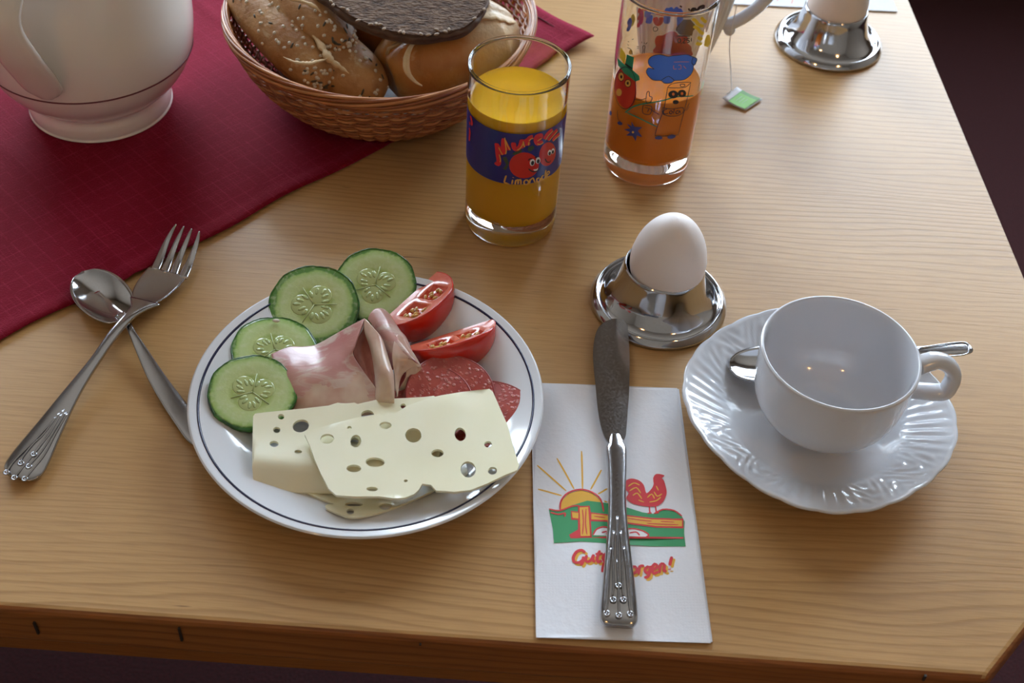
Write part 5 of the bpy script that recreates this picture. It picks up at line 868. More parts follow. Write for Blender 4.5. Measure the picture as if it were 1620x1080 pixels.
hsheet('curl_outside', [[(-0.0489,0.4726,0.0246),(-0.0486,0.4735,0.0213),(-0.0497,0.4703,0.018),(-0.0526,0.4673,0.0148),(-0.0568,0.4644,0.0123),(-0.061,0.4616,0.0107)],[(-0.0523,0.4715,0.0254),(-0.0515,0.4698,0.0221),(-0.0527,0.4684,0.0189),(-0.0549,0.4652,0.0164),(-0.0579,0.4628,0.0139),(-0.0613,0.4614,0.0123)],[(-0.0573,0.4704,0.0238),(-0.0565,0.4685,0.0221),(-0.0569,0.4663,0.0197),(-0.0586,0.4641,0.0172),(-0.0598,0.4627,0.0148),(-0.0615,0.4616,0.0139)]], M_hamfat)

# ---------------------------------------------------------------- cheese
def plz(x, y):
    r = sqrt((x - PX_) ** 2 + (y - PY_) ** 2)
    P = [(0, .0035), (.050, .0040), (.060, .0052), (.068, .0090), (.076, .0130), (.086, .0162), (.095, .0184)]
    for (a, za), (c, zc) in zip(P[:-1], P[1:]):
        if r <= c: return za + (zc - za) * (r - a) / (c - a)
    return .0184
def cheese(name, label, outl, holes, zf, th=.0016):
    vf = sheet(outl, holes, .0032, th, zf); o = obj(name, vf, M_cheese, angle=45); props(o, label, 'cheese', 'cheese slices'); return o
def bend(x, y, c, dirx, diry): return (x - c[0]) * dirx + (y - c[1]) * diry
c3 = [(-0.1139,0.4221),(-0.091,0.4274),(-0.0607,0.4326),(-0.0367,0.4336),(-0.0247,0.4274),(-0.0194,0.4174),(-0.0179,0.4089),(-0.0206,0.4041),(-0.0271,0.4008),(-0.0333,0.3976),(-0.038,0.3944),(-0.0425,0.3914),(-0.0469,0.3884),(-0.0514,0.3851),(-0.0559,0.3817),(-0.0602,0.3789),(-0.0643,0.3766),(-0.0682,0.3747),(-0.0716,0.3736),(-0.0742,0.3735),(-0.0765,0.3742),(-0.0788,0.3753),(-0.0818,0.3767),(-0.0849,0.3785),(-0.0871,0.38),(-0.0878,0.3813),(-0.0876,0.3824),(-0.087,0.3832),(-0.0859,0.3837),(-0.0845,0.3839),(-0.0839,0.3843),(-0.0845,0.3849),(-0.0859,0.3857),(-0.0885,0.387),(-0.0927,0.3889),(-0.0981,0.3914),(-0.1042,0.3945),(-0.1123,0.3986),(-0.1212,0.4034),(-0.1263,0.4082),(-0.1271,0.4129),(-0.1241,0.4176)]
h3 = [[(-0.0545,0.3849),(-0.0546,0.3841),(-0.0548,0.3834),(-0.0552,0.3827),(-0.0558,0.3822),(-0.0566,0.3819),(-0.0574,0.3817),(-0.0582,0.3817),(-0.059,0.3819),(-0.0597,0.3823),(-0.0603,0.3829),(-0.0607,0.3836),(-0.0609,0.3843),(-0.0609,0.3851),(-0.0606,0.3858),(-0.0602,0.3865),(-0.0596,0.387),(-0.0589,0.3874),(-0.0581,0.3876),(-0.0572,0.3875),(-0.0564,0.3873),(-0.0557,0.3869),(-0.0551,0.3863),(-0.0547,0.3857)],[(-0.0727,0.3782),(-0.0726,0.3776),(-0.0727,0.377),(-0.073,0.3765),(-0.0733,0.3761),(-0.0737,0.3758),(-0.0742,0.3757),(-0.0747,0.3757),(-0.0752,0.3759),(-0.0756,0.3763),(-0.076,0.3767),(-0.0763,0.3773),(-0.0764,0.3778),(-0.0764,0.3784),(-0.0763,0.379),(-0.0761,0.3795),(-0.0758,0.3799),(-0.0753,0.3802),(-0.0749,0.3803),(-0.0744,0.3803),(-0.0739,0.3801),(-0.0734,0.3798),(-0.0731,0.3793),(-0.0728,0.3788)],[(-0.0693,0.3852),(-0.0694,0.3846),(-0.0698,0.3841),(-0.0704,0.3837),(-0.0713,0.3833),(-0.0724,0.383),(-0.0735,0.3828),(-0.0746,0.3828),(-0.0757,0.3829),(-0.0767,0.3831),(-0.0775,0.3835),(-0.078,0.3839),(-0.0782,0.3844),(-0.0781,0.3849),(-0.0777,0.3854),(-0.0771,0.3859),(-0.0762,0.3863),(-0.0752,0.3866),(-0.074,0.3867),(-0.0729,0.3868),(-0.0718,0.3867),(-0.0708,0.3864),(-0.0701,0.3861),(-0.0695,0.3857)]]
cheese('cheese_slice', 'lowest cheese slice whose corner pokes out at the front', c3, h3, lambda x, y: max(.0078 + .0008 * sin(x * 60), plz(x, y) + .0022 + .0006 * sin(x * 150)))
c2 = [(-0.1336,0.433),(-0.1329,0.4348),(-0.1278,0.4362),(-0.1084,0.4412),(-0.0954,0.4446),(-0.0901,0.4474),(-0.0877,0.4497),(-0.085,0.4499),(-0.0823,0.4477),(-0.0801,0.4466),(-0.069,0.4508),(-0.0556,0.453),(-0.0456,0.4553),(-0.0402,0.457),(-0.038,0.4556),(-0.037,0.452),(-0.0326,0.4259),(-0.0342,0.4068),(-0.0621,0.3948),(-0.0859,0.3927),(-0.1034,0.3915),(-0.1246,0.39),(-0.1262,0.3931),(-0.1279,0.4003),(-0.1316,0.421)]
h2_ = [[(-0.118,0.4257),(-0.118,0.4252),(-0.1181,0.4247),(-0.1183,0.4243),(-0.1186,0.4239),(-0.119,0.4237),(-0.1195,0.4236),(-0.12,0.4236),(-0.1204,0.4238),(-0.1209,0.424),(-0.1212,0.4244),(-0.1215,0.4249),(-0.1217,0.4254),(-0.1217,0.4259),(-0.1216,0.4264),(-0.1214,0.4268),(-0.1211,0.4272),(-0.1207,0.4274),(-0.1202,0.4275),(-0.1197,0.4275),(-0.1192,0.4273),(-0.1188,0.4271),(-0.1184,0.4267),(-0.1182,0.4262)],[(-0.104,0.4316),(-0.1037,0.4305),(-0.1038,0.4294),(-0.1041,0.4283),(-0.1047,0.4273),(-0.1055,0.4265),(-0.1064,0.4259),(-0.1075,0.4255),(-0.1086,0.4255),(-0.1096,0.4257),(-0.1105,0.4262),(-0.1113,0.4269),(-0.1118,0.4279),(-0.112,0.4289),(-0.112,0.4301),(-0.1117,0.4312),(-0.1111,0.4322),(-0.1103,0.433),(-0.1094,0.4336),(-0.1083,0.4339),(-0.1072,0.434),(-0.1062,0.4338),(-0.1052,0.4333),(-0.1045,0.4325)],[(-0.1172,0.4161),(-0.1171,0.4156),(-0.1173,0.415),(-0.1176,0.4146),(-0.118,0.4142),(-0.1185,0.414),(-0.119,0.4138),(-0.1196,0.4138),(-0.1202,0.414),(-0.1208,0.4143),(-0.1212,0.4147),(-0.1215,0.4152),(-0.1217,0.4157),(-0.1217,0.4163),(-0.1216,0.4168),(-0.1213,0.4172),(-0.1209,0.4176),(-0.1204,0.4179),(-0.1198,0.418),(-0.1192,0.418),(-0.1186,0.4178),(-0.1181,0.4175),(-0.1176,0.4171),(-0.1173,0.4167)],[(-0.1043,0.4124),(-0.1044,0.4121),(-0.1045,0.4118),(-0.1048,0.4115),(-0.1051,0.4113),(-0.1056,0.4111),(-0.1061,0.411),(-0.1066,0.411),(-0.1071,0.4111),(-0.1075,0.4113),(-0.1079,0.4115),(-0.1081,0.4118),(-0.1082,0.4121),(-0.1082,0.4124),(-0.1081,0.4127),(-0.1078,0.413),(-0.1074,0.4132),(-0.107,0.4134),(-0.1065,0.4135),(-0.106,0.4135),(-0.1055,0.4134),(-0.1051,0.4133),(-0.1047,0.413),(-0.1045,0.4128)],[(-0.1174,0.4345),(-0.1174,0.4341),(-0.1175,0.4336),(-0.1177,0.4333),(-0.118,0.4329),(-0.1184,0.4327),(-0.1188,0.4326),(-0.1192,0.4327),(-0.1196,0.4328),(-0.12,0.433),(-0.1204,0.4334),(-0.1206,0.4338),(-0.1207,0.4342),(-0.1208,0.4347),(-0.1207,0.4351),(-0.1205,0.4355),(-0.1202,0.4358),(-0.1198,0.436),(-0.1194,0.4361),(-0.119,0.4361),(-0.1185,0.436),(-0.1181,0.4357),(-0.1178,0.4354),(-0.1176,0.435)],[(-0.0705,0.4399),(-0.0705,0.439),(-0.0708,0.4383),(-0.0712,0.4376),(-0.0718,0.437),(-0.0726,0.4367),(-0.0735,0.4365),(-0.0743,0.4365),(-0.0752,0.4367),(-0.0759,0.4371),(-0.0765,0.4377),(-0.077,0.4384),(-0.0772,0.4392),(-0.0772,0.44),(-0.077,0.4408),(-0.0765,0.4415),(-0.0759,0.4421),(-0.0751,0.4424),(-0.0743,0.4426),(-0.0734,0.4426),(-0.0725,0.4424),(-0.0718,0.4419),(-0.0712,0.4414),(-0.0707,0.4406)],[(-0.0542,0.4472),(-0.0542,0.4468),(-0.0543,0.4463),(-0.0545,0.4459),(-0.0548,0.4456),(-0.0551,0.4454),(-0.0554,0.4453),(-0.0558,0.4453),(-0.0562,0.4455),(-0.0565,0.4457),(-0.0568,0.4461),(-0.057,0.4465),(-0.0571,0.447),(-0.0571,0.4474),(-0.057,0.4479),(-0.0568,0.4483),(-0.0565,0.4486),(-0.0562,0.4488),(-0.0558,0.4489),(-0.0555,0.4489),(-0.0551,0.4487),(-0.0548,0.4484),(-0.0545,0.4481),(-0.0543,0.4477)],[(-0.0761,0.4219),(-0.0761,0.4212),(-0.0762,0.4206),(-0.0766,0.42),(-0.0771,0.4195),(-0.0777,0.4192),(-0.0783,0.4191),(-0.079,0.4191),(-0.0797,0.4193),(-0.0803,0.4197),(-0.0808,0.4201),(-0.0811,0.4207),(-0.0813,0.4214),(-0.0813,0.422),(-0.0811,0.4227),(-0.0808,0.4232),(-0.0803,0.4237),(-0.0797,0.424),(-0.079,0.4242),(-0.0783,0.4241),(-0.0777,0.4239),(-0.0771,0.4236),(-0.0766,0.4231),(-0.0762,0.4225)]]
def zc2(x, y):
    z = .0185; yb = 0.4036
    if y < yb: z -= (yb - y) * .62
    return z + .0010 * sin(x * 90 + 1) * .6 + .0006 * sin(y * 130)
cheese('cheese_slice', 'middle cheese slice lying under the ham end and over the left plate side', c2, h2_, zc2)
c1_ = [(-0.104,0.4202),(-0.1018,0.423),(-0.0925,0.4274),(-0.08,0.4325),(-0.072,0.4354),(-0.0672,0.4372),(-0.0647,0.4361),(-0.0627,0.4385),(-0.059,0.4384),(-0.0562,0.4409),(-0.0532,0.4439),(-0.0415,0.4486),(-0.0251,0.4551),(-0.0104,0.4609),(-0.0082,0.4586),(-0.0042,0.4485),(0.0009,0.4357),(0.0047,0.421),(0.0082,0.4096),(0.0074,0.4062),(0.0017,0.4028),(-0.0076,0.3967),(-0.0153,0.392),(-0.0231,0.3897),(-0.0326,0.3892),(-0.0355,0.3926),(-0.04,0.393),(-0.0415,0.3888),(-0.0434,0.3863),(-0.0479,0.3839),(-0.0536,0.3834),(-0.0606,0.3839),(-0.073,0.382),(-0.0819,0.382),(-0.0863,0.386),(-0.0914,0.3948),(-0.0961,0.4041),(-0.1002,0.4134)]
h1 = [[(-0.0883,0.4183),(-0.0883,0.4174),(-0.0885,0.4166),(-0.089,0.4158),(-0.0897,0.4152),(-0.0905,0.4148),(-0.0914,0.4146),(-0.0923,0.4146),(-0.0932,0.4149),(-0.094,0.4154),(-0.0947,0.416),(-0.0952,0.4168),(-0.0954,0.4176),(-0.0954,0.4185),(-0.0952,0.4194),(-0.0948,0.4201),(-0.0941,0.4207),(-0.0933,0.4211),(-0.0924,0.4213),(-0.0914,0.4213),(-0.0905,0.421),(-0.0897,0.4206),(-0.089,0.4199),(-0.0886,0.4192)],[(-0.0741,0.4169),(-0.0742,0.4158),(-0.0745,0.4148),(-0.0749,0.414),(-0.0755,0.4134),(-0.0762,0.4131),(-0.0769,0.4131),(-0.0776,0.4133),(-0.0783,0.4138),(-0.0789,0.4145),(-0.0793,0.4155),(-0.0796,0.4165),(-0.0797,0.4176),(-0.0796,0.4187),(-0.0793,0.4196),(-0.0789,0.4205),(-0.0783,0.421),(-0.0776,0.4214),(-0.0769,0.4214),(-0.0762,0.4212),(-0.0755,0.4207),(-0.0749,0.4199),(-0.0745,0.419),(-0.0742,0.418)],[(-0.0599,0.4302),(-0.0599,0.4296),(-0.0601,0.429),(-0.0606,0.4285),(-0.0612,0.428),(-0.0619,0.4277),(-0.0627,0.4276),(-0.0635,0.4276),(-0.0643,0.4277),(-0.065,0.428),(-0.0656,0.4285),(-0.0659,0.429),(-0.0661,0.4296),(-0.0661,0.4302),(-0.0658,0.4308),(-0.0654,0.4314),(-0.0648,0.4318),(-0.0641,0.4321),(-0.0633,0.4323),(-0.0625,0.4323),(-0.0617,0.4321),(-0.061,0.4318),(-0.0604,0.4314),(-0.06,0.4308)],[(-0.0435,0.4223),(-0.0439,0.4212),(-0.0445,0.4202),(-0.0453,0.4196),(-0.0463,0.4192),(-0.0474,0.4191),(-0.0485,0.4193),(-0.0495,0.4198),(-0.0505,0.4207),(-0.0512,0.4217),(-0.0517,0.4228),(-0.052,0.4241),(-0.0519,0.4253),(-0.0516,0.4264),(-0.051,0.4274),(-0.0501,0.4281),(-0.0491,0.4285),(-0.0481,0.4286),(-0.0469,0.4283),(-0.0459,0.4278),(-0.0449,0.4269),(-0.0442,0.4259),(-0.0437,0.4247),(-0.0435,0.4235)],[(-0.031,0.413),(-0.0311,0.4124),(-0.0313,0.4118),(-0.0318,0.4112),(-0.0324,0.4108),(-0.0331,0.4104),(-0.0339,0.4103),(-0.0347,0.4103),(-0.0355,0.4105),(-0.0361,0.4108),(-0.0367,0.4113),(-0.037,0.4118),(-0.0372,0.4125),(-0.0372,0.4131),(-0.0369,0.4138),(-0.0365,0.4143),(-0.0359,0.4148),(-0.0351,0.4151),(-0.0344,0.4153),(-0.0336,0.4152),(-0.0328,0.4151),(-0.0321,0.4147),(-0.0316,0.4143),(-0.0312,0.4137)],[(-0.0205,0.4268),(-0.0205,0.4256),(-0.0207,0.4246),(-0.0211,0.4237),(-0.0217,0.4229),(-0.0224,0.4224),(-0.0231,0.4222),(-0.0239,0.4223),(-0.0246,0.4227),(-0.0253,0.4233),(-0.0258,0.4241),(-0.0262,0.4251),(-0.0264,0.4262),(-0.0264,0.4273),(-0.0262,0.4284),(-0.0258,0.4293),(-0.0252,0.4301),(-0.0246,0.4306),(-0.0238,0.4308),(-0.023,0.4307),(-0.0223,0.4303),(-0.0216,0.4297),(-0.0211,0.4289),(-0.0207,0.4279)],[(-0.0066,0.4225),(-0.0067,0.4219),(-0.0068,0.4214),(-0.0071,0.4209),(-0.0075,0.4206),(-0.008,0.4203),(-0.0085,0.4202),(-0.009,0.4202),(-0.0095,0.4204),(-0.0099,0.4207),(-0.0102,0.4211),(-0.0105,0.4216),(-0.0106,0.4221),(-0.0105,0.4227),(-0.0104,0.4232),(-0.0101,0.4237),(-0.0097,0.424),(-0.0092,0.4243),(-0.0087,0.4244),(-0.0082,0.4244),(-0.0077,0.4242),(-0.0073,0.4239),(-0.007,0.4235),(-0.0067,0.423)],[(-0.0138,0.4051),(-0.0138,0.4038),(-0.0141,0.4025),(-0.0146,0.4014),(-0.0154,0.4005),(-0.0163,0.3999),(-0.0173,0.3997),(-0.0183,0.3997),(-0.0192,0.4002),(-0.0201,0.4009),(-0.0208,0.4019),(-0.0213,0.4031),(-0.0215,0.4044),(-0.0215,0.4057),(-0.0212,0.407),(-0.0207,0.4081),(-0.0199,0.409),(-0.019,0.4096),(-0.018,0.4099),(-0.017,0.4098),(-0.016,0.4094),(-0.0152,0.4086),(-0.0145,0.4076),(-0.014,0.4064)],[(-0.003,0.4053),(-0.003,0.4046),(-0.0032,0.404),(-0.0035,0.4035),(-0.004,0.403),(-0.0045,0.4027),(-0.0051,0.4026),(-0.0057,0.4026),(-0.0062,0.4028),(-0.0067,0.4032),(-0.0071,0.4036),(-0.0074,0.4042),(-0.0075,0.4048),(-0.0074,0.4055),(-0.0072,0.4061),(-0.0069,0.4066),(-0.0065,0.4071),(-0.006,0.4074),(-0.0054,0.4075),(-0.0048,0.4075),(-0.0042,0.4073),(-0.0037,0.4069),(-0.0033,0.4065),(-0.0031,0.4059)],[(-0.0718,0.3998),(-0.0718,0.3992),(-0.0721,0.3985),(-0.0726,0.398),(-0.0733,0.3975),(-0.0742,0.3972),(-0.0751,0.3971),(-0.076,0.397),(-0.077,0.3972),(-0.0778,0.3975),(-0.0784,0.398),(-0.0789,0.3985),(-0.0791,0.3991),(-0.079,0.3998),(-0.0788,0.4004),(-0.0782,0.4009),(-0.0775,0.4014),(-0.0767,0.4017),(-0.0758,0.4019),(-0.0748,0.4019),(-0.0739,0.4017),(-0.0731,0.4014),(-0.0724,0.401),(-0.072,0.4004)],[(-0.0605,0.4053),(-0.0606,0.4045),(-0.061,0.4038),(-0.0617,0.4031),(-0.0626,0.4025),(-0.0637,0.4021),(-0.0649,0.4019),(-0.0662,0.4018),(-0.0674,0.402),(-0.0684,0.4024),(-0.0693,0.403),(-0.0699,0.4037),(-0.0701,0.4045),(-0.0701,0.4053),(-0.0697,0.4061),(-0.069,0.4068),(-0.0681,0.4073),(-0.0669,0.4078),(-0.0657,0.408),(-0.0644,0.408),(-0.0632,0.4078),(-0.0622,0.4074),(-0.0613,0.4068),(-0.0608,0.4061)],[(-0.0475,0.3947),(-0.0475,0.3945),(-0.0475,0.3942),(-0.0477,0.3941),(-0.0479,0.3939),(-0.0481,0.3938),(-0.0484,0.3937),(-0.0486,0.3937),(-0.0489,0.3938),(-0.0491,0.3939),(-0.0493,0.3941),(-0.0494,0.3943),(-0.0495,0.3945),(-0.0495,0.3947),(-0.0494,0.395),(-0.0493,0.3952),(-0.0491,0.3953),(-0.0488,0.3954),(-0.0486,0.3955),(-0.0483,0.3955),(-0.048,0.3954),(-0.0478,0.3953),(-0.0476,0.3951),(-0.0475,0.3949)],[(-0.0618,0.3882),(-0.0618,0.3878),(-0.0621,0.3875),(-0.0625,0.3872),(-0.063,0.3869),(-0.0637,0.3867),(-0.0644,0.3866),(-0.0652,0.3866),(-0.0659,0.3866),(-0.0665,0.3868),(-0.067,0.387),(-0.0673,0.3873),(-0.0674,0.3877),(-0.0674,0.3881),(-0.0671,0.3884),(-0.0667,0.3887),(-0.0662,0.389),(-0.0655,0.3892),(-0.0648,0.3893),(-0.064,0.3893),(-0.0633,0.3893),(-0.0627,0.3891),(-0.0622,0.3889),(-0.0619,0.3885)],[(-0.0802,0.4259),(-0.0802,0.4256),(-0.0803,0.4253),(-0.0804,0.425),(-0.0807,0.4248),(-0.0809,0.4246),(-0.0812,0.4245),(-0.0815,0.4245),(-0.0818,0.4246),(-0.0821,0.4248),(-0.0823,0.4251),(-0.0824,0.4254),(-0.0825,0.4257),(-0.0825,0.426),(-0.0825,0.4264),(-0.0823,0.4266),(-0.0821,0.4269),(-0.0818,0.427),(-0.0816,0.4271),(-0.0813,0.4271),(-0.081,0.427),(-0.0807,0.4268),(-0.0805,0.4265),(-0.0803,0.4262)]]
def zc1(x, y):
    cx = -0.0364
    z = .0232 + .0028 * math.exp(-((x - cx) / .018) ** 2) * max(0, min(1, (y - .405) * 25)) + .0006 * sin(x * 140)
    return z - max(0, x - .0) * .05
cheese('cheese_slice', 'top cheese slice with many round holes, nearest the napkin', c1_, h1, zc1)

# ---------------------------------------------------------------- saucer, cup, teaspoon
SX, SY = .1700, .4700
sau = thing('saucer', 'white relief-rimmed scalloped saucer under the empty cup', 'saucer', (SX, SY, 0))
def srf(a, r, z):
    k = max(0, min(1, (r - .045) / .03)); q = a * 4 + .5
    return 1 + k * (.021 * cos(q) + .010 * abs(sin(q * 3)) - .004)
def szf(a, r, z):
    if z < .003 or r < .046 or r > .0718: return 0
    k = math.exp(-((r - .060) / .009) ** 4)
    p1 = .5 + .5 * cos(4 * a + .5)
    fl = sin(a * 64 + (r - .06) * 150) * p1
    sc = sin((r - .06) * 700 + 6 * sin(a * 12)) * sin(a * 28) * (1 - p1)
    return (.00036 * fl + .0005 * sc) * k + .0012 * max(0, (r - .066) / .006) * (sin(a * 12 + .5) * .3)
up_p = [(0, .0060), (.018, .0060), (.0195, .0068), (.0215, .0068), (.023, .0060), (.040, .0065), (.0455, .0078)] + [(.047 + i * .0007, .0085 + i * .00036) for i in range(1, 35)] + [(.0722, .0213), (.0732, .0212), (.0733, .0200)]
lo_p = [(.068, .0160), (.055, .0105), (.044, .0050), (.037, .0004), (.034, .0004), (.0335, .0032), (0, .0032)]
obj('dish', lathe(up_p + lo_p, (SX, SY, 0), 360, rfun=srf, zfun=szf), M_porc, sau)
CX_, CY_ = .1722, .4693
cup = thing('coffee_cup', 'empty white coffee cup on the saucer at the right', 'cup', (CX_, CY_, .0066))
cp = smoothprof([(0, .0020), (.017, .0018), (.0185, .0000), (.0200, .0000), (.0208, .0022), (.0270, .0060), (.0345, .0130), (.0392, .0225), (.0408, .0330), (.0413, .0450), (.0420, .0540), (.0414, .0556), (.0402, .0553), (.0395, .0500), (.0388, .0330), (.0368, .0225), (.0320, .0135), (.0250, .0075), (.0200, .0055), (.0150, .0050), (0, .0050)], 5)
CZ = .0072
obj('bowl', lathe(cp, (CX_, CY_, CZ), 128, rfun=lambda a, r, z: 1 + (.002 * sin(a * 40) * math.exp(-((z - .040) / .004) ** 2) if r > .0405 else 0)), M_porc, cup)
hpts = [(0.2234,0.4716,0.0585),(0.2308,0.4715,0.056),(0.2351,0.4706,0.05),(0.2349,0.4687,0.044),(0.2315,0.4683,0.038)]
hpts = [(CX_ + .0428 * .98, CY_ - .0005, .0565)] + hpts + [(CX_ + .0402, CY_ + .0035, .0335)]
obj('handle', tube(cr(hpts, 6), [.0045] * 6 + [.0042] * 37 + [.0046] * 6, 16, flat=1.25, up=(.1, -.99, 0)), M_porc, cup)
def blade(C, W, T, nrm=(0, 0, 1), n=14, pw_=.7, dish=0):
    """loft with elliptical section along world points C with half widths W, half thickness T; dish: centre sag"""
    V, F = [], []; C = [Vector(c) for c in C]; m = len(C)
    for i, q in enumerate(C):
        a, b_ = C[max(0, i - 1)], C[min(m - 1, i + 1)]; t = (b_ - a).normalized(); s = t.cross(Vector(nrm)).normalized(); u = s.cross(t)
        dd = dish[i] if isinstance(dish, (list, tuple)) else dish
        for k in range(n):
            an = 2 * pi * k / n; ca, sa = cos(an), sin(an)
            x = math.copysign(abs(ca) ** pw_, ca); y = math.copysign(abs(sa) ** pw_, sa)
            V.append(tuple(q + s * x * W[i] + u * (y * T[i] - dd * (1 - x * x))))
    for i in range(m - 1):
        for k in range(n): F.append((i * n + k, i * n + (k + 1) % n, (i + 1) * n + (k + 1) % n, (i + 1) * n + k))
    F += [tuple(range(n)), tuple((m - 1) * n + k for k in range(n))[::-1]]
    return V, F
def loft(keys, m=6, **k):
    """keys: (x, y, z, halfwidth, halfthick[, dish])"""
    K = cr(keys, m); return blade([q[:3] for q in K], [max(q[3], .0002) for q in K], [max(q[4], .0002) for q in K], dish=[q[5] if len(q) > 5 else 0 for q in K], **k)
tsp = thing('teaspoon', 'steel teaspoon resting on the saucer behind the cup', 'spoon', (0.1264,0.4999,0.013))
def bowlspoon(tip, neck, wmax, depth, n=14):
    a, b_ = Vector(tip), Vector(neck); t = (b_ - a).normalized(); s = t.cross(Vector((0, 0, 1))).normalized(); L = (b_ - a).length; V, F = [], []
    nu, nv = 24, 16
    for i in range(nu + 1):
        u = i / nu; w_ = wmax * sqrt(max(0, 1 - (2 * u - 1) ** 2)) * (1 - .10 * u) + (.0024 * u ** 6) + .0003
        for j in range(nv + 1):
            x = -1 + 2 * j / nv; z = -depth * (1 - x * x) * sin(pi * u) ** .7
            V.append(tuple(a + t * (u * L) + s * (x * w_) + Vector((0, 0, z))))
    F = [(i * (nv + 1) + j, (i + 1) * (nv + 1) + j, (i + 1) * (nv + 1) + j + 1, i * (nv + 1) + j + 1) for i in range(nu) for j in range(nv)]
    return V, F
tA, tB = (0.1236,0.4958,0.0155), (0.1632,0.5071,0.0165)
o = obj('bowl', bowlspoon(tA, tB, .0135, .0045), M_steel, tsp); solid(o, .0012, 0)
obj('handle', loft([(*q, w_, t_) for q, w_, t_ in zip([(0.1616,0.5062,0.0168),(0.173,0.5077,0.018),(0.1909,0.5096,0.02),(0.2117,0.5103,0.0235),(0.2321,0.509,0.027),(0.2463,0.5104,0.0285),(0.2565,0.5122,0.029),(0.2595,0.513,0.029)], [.0025, .0021, .0022, .0032, .0043, .0048, .0046, .0025], [.0012, .0013, .0012, .0011, .0011, .0011, .0011, .0008])]), M_steel2, tsp)
er = [(0.2302,0.5105,0.0283),(0.2428,0.5131,0.0298),(0.2539,0.5154,0.0303),(0.2576,0.5143,0.0303),(0.2572,0.5088,0.0303),(0.2537,0.5055,0.0303),(0.2428,0.5034,0.0298),(0.2313,0.5022,0.0283)]
obj('handle_bead', tube(cr(er, 4), .00045, 6), M_steel, tsp)

# ---------------------------------------------------------------- knife
kn = thing('table_knife', 'steel table knife lying on the rooster napkin', 'knife', (0.0603,0.3834,0.003), 'patterned cutlery')
ko = [(0.0574,0.5374),(0.0626,0.5382),(0.0656,0.5366),(0.0674,0.531),(0.068,0.5181),(0.0682,0.503),(0.0676,0.481),(0.0667,0.4668),(0.0659,0.4552),(0.0651,0.4475),(0.0626,0.4437),(0.0585,0.4424),(0.0551,0.4439),(0.0523,0.4517),(0.0502,0.4652),(0.0487,0.4839),(0.0475,0.4985),(0.0471,0.5109),(0.0484,0.5239),(0.0514,0.532)]
ko = cr(ko, 4, True); kc = 0.058
obj('blade', sheet(ko, [], .003, .0013, lambda x, y: .0066 + .0004 * (1 - ((x - kc) / .011) ** 2)), M_steel2, kn, angle=30)
kh = [((0.0596,0.45,0.0058),0.00276),((0.06,0.444,0.0055),0.00414),((0.0603,0.439,0.0052),0.00552),((0.0606,0.427,0.005),0.00517),((0.0605,0.406,0.005),0.00466),((0.0607,0.3859,0.005),0.00552),((0.0609,0.3667,0.005),0.00707),((0.061,0.3518,0.005),0.00828),((0.061,0.3392,0.005),0.00914),((0.061,0.3332,0.005),0.00897),((0.061,0.3303,0.0046),0.0069)]
KH = obj('handle', loft([(*q, w_, t_) for (q, w_), t_ in zip(kh, [.0012, .0022, .0030, .0033, .0033, .0034, .0035, .0035, .0034, .0030, .0018])], 5, n=24, pw_=.62), M_steel2, kn)
def ornament(parent, lines, rings, z, r=.00055, rr=.0013):
    """raised ridge lines ending in little ringed drops"""
    for l in lines: obj('ridge', tube(cr(l, 5), r, 6, flat=.8), M_steel2, parent)
    for q in rings:
        obj('ringed_drop', join(([(q[0] + (rr + .00045 * cos(b_)) * cos(a), q[1] + (rr + .00045 * cos(b_)) * sin(a), q[2] + .00045 * sin(b_)) for a in [2 * pi * i / 16 for i in range(16)] for b_ in [2 * pi * j / 6 for j in range(6)]], [(i * 6 + j, ((i + 1) % 16) * 6 + j, ((i + 1) % 16) * 6 + (j + 1) % 6, i * 6 + (j + 1) % 6) for i in range(16) for j in range(6)]), ellipsoid(q, (rr * .45, rr * .45, .0005), nu=8, nv=5)), M_steel2, parent)
ornament(KH, [[(0.0602,0.3923,0.009),(0.0602,0.3764,0.009),(0.0602,0.3604,0.009),(0.0605,0.3527,0.0089)],[(0.0584,0.3833,0.0087),(0.0578,0.3683,0.0088),(0.0581,0.3525,0.0089),(0.0576,0.3449,0.0088)],[(0.0618,0.3836,0.0087),(0.0624,0.3687,0.0088),(0.0624,0.3529,0.0089),(0.0628,0.3453,0.0088)],[(0.0569,0.3738,0.0084),(0.0559,0.359,0.0087),(0.0552,0.3447,0.0088),(0.0544,0.336,0.0086)],[(0.0601,0.3657,0.009),(0.0605,0.3527,0.009),(0.0606,0.3425,0.009),(0.0606,0.3351,0.0089)],[(0.0634,0.3744,0.0084),(0.0645,0.3597,0.0087),(0.0654,0.3456,0.0088),(0.0662,0.337,0.0086)]], [(0.0548,0.3349,0.0084),(0.0606,0.3339,0.0089),(0.0662,0.3353,0.0086),(0.0579,0.3424,0.0089),(0.0629,0.3428,0.0089),(0.0605,0.3507,0.009)], 0)

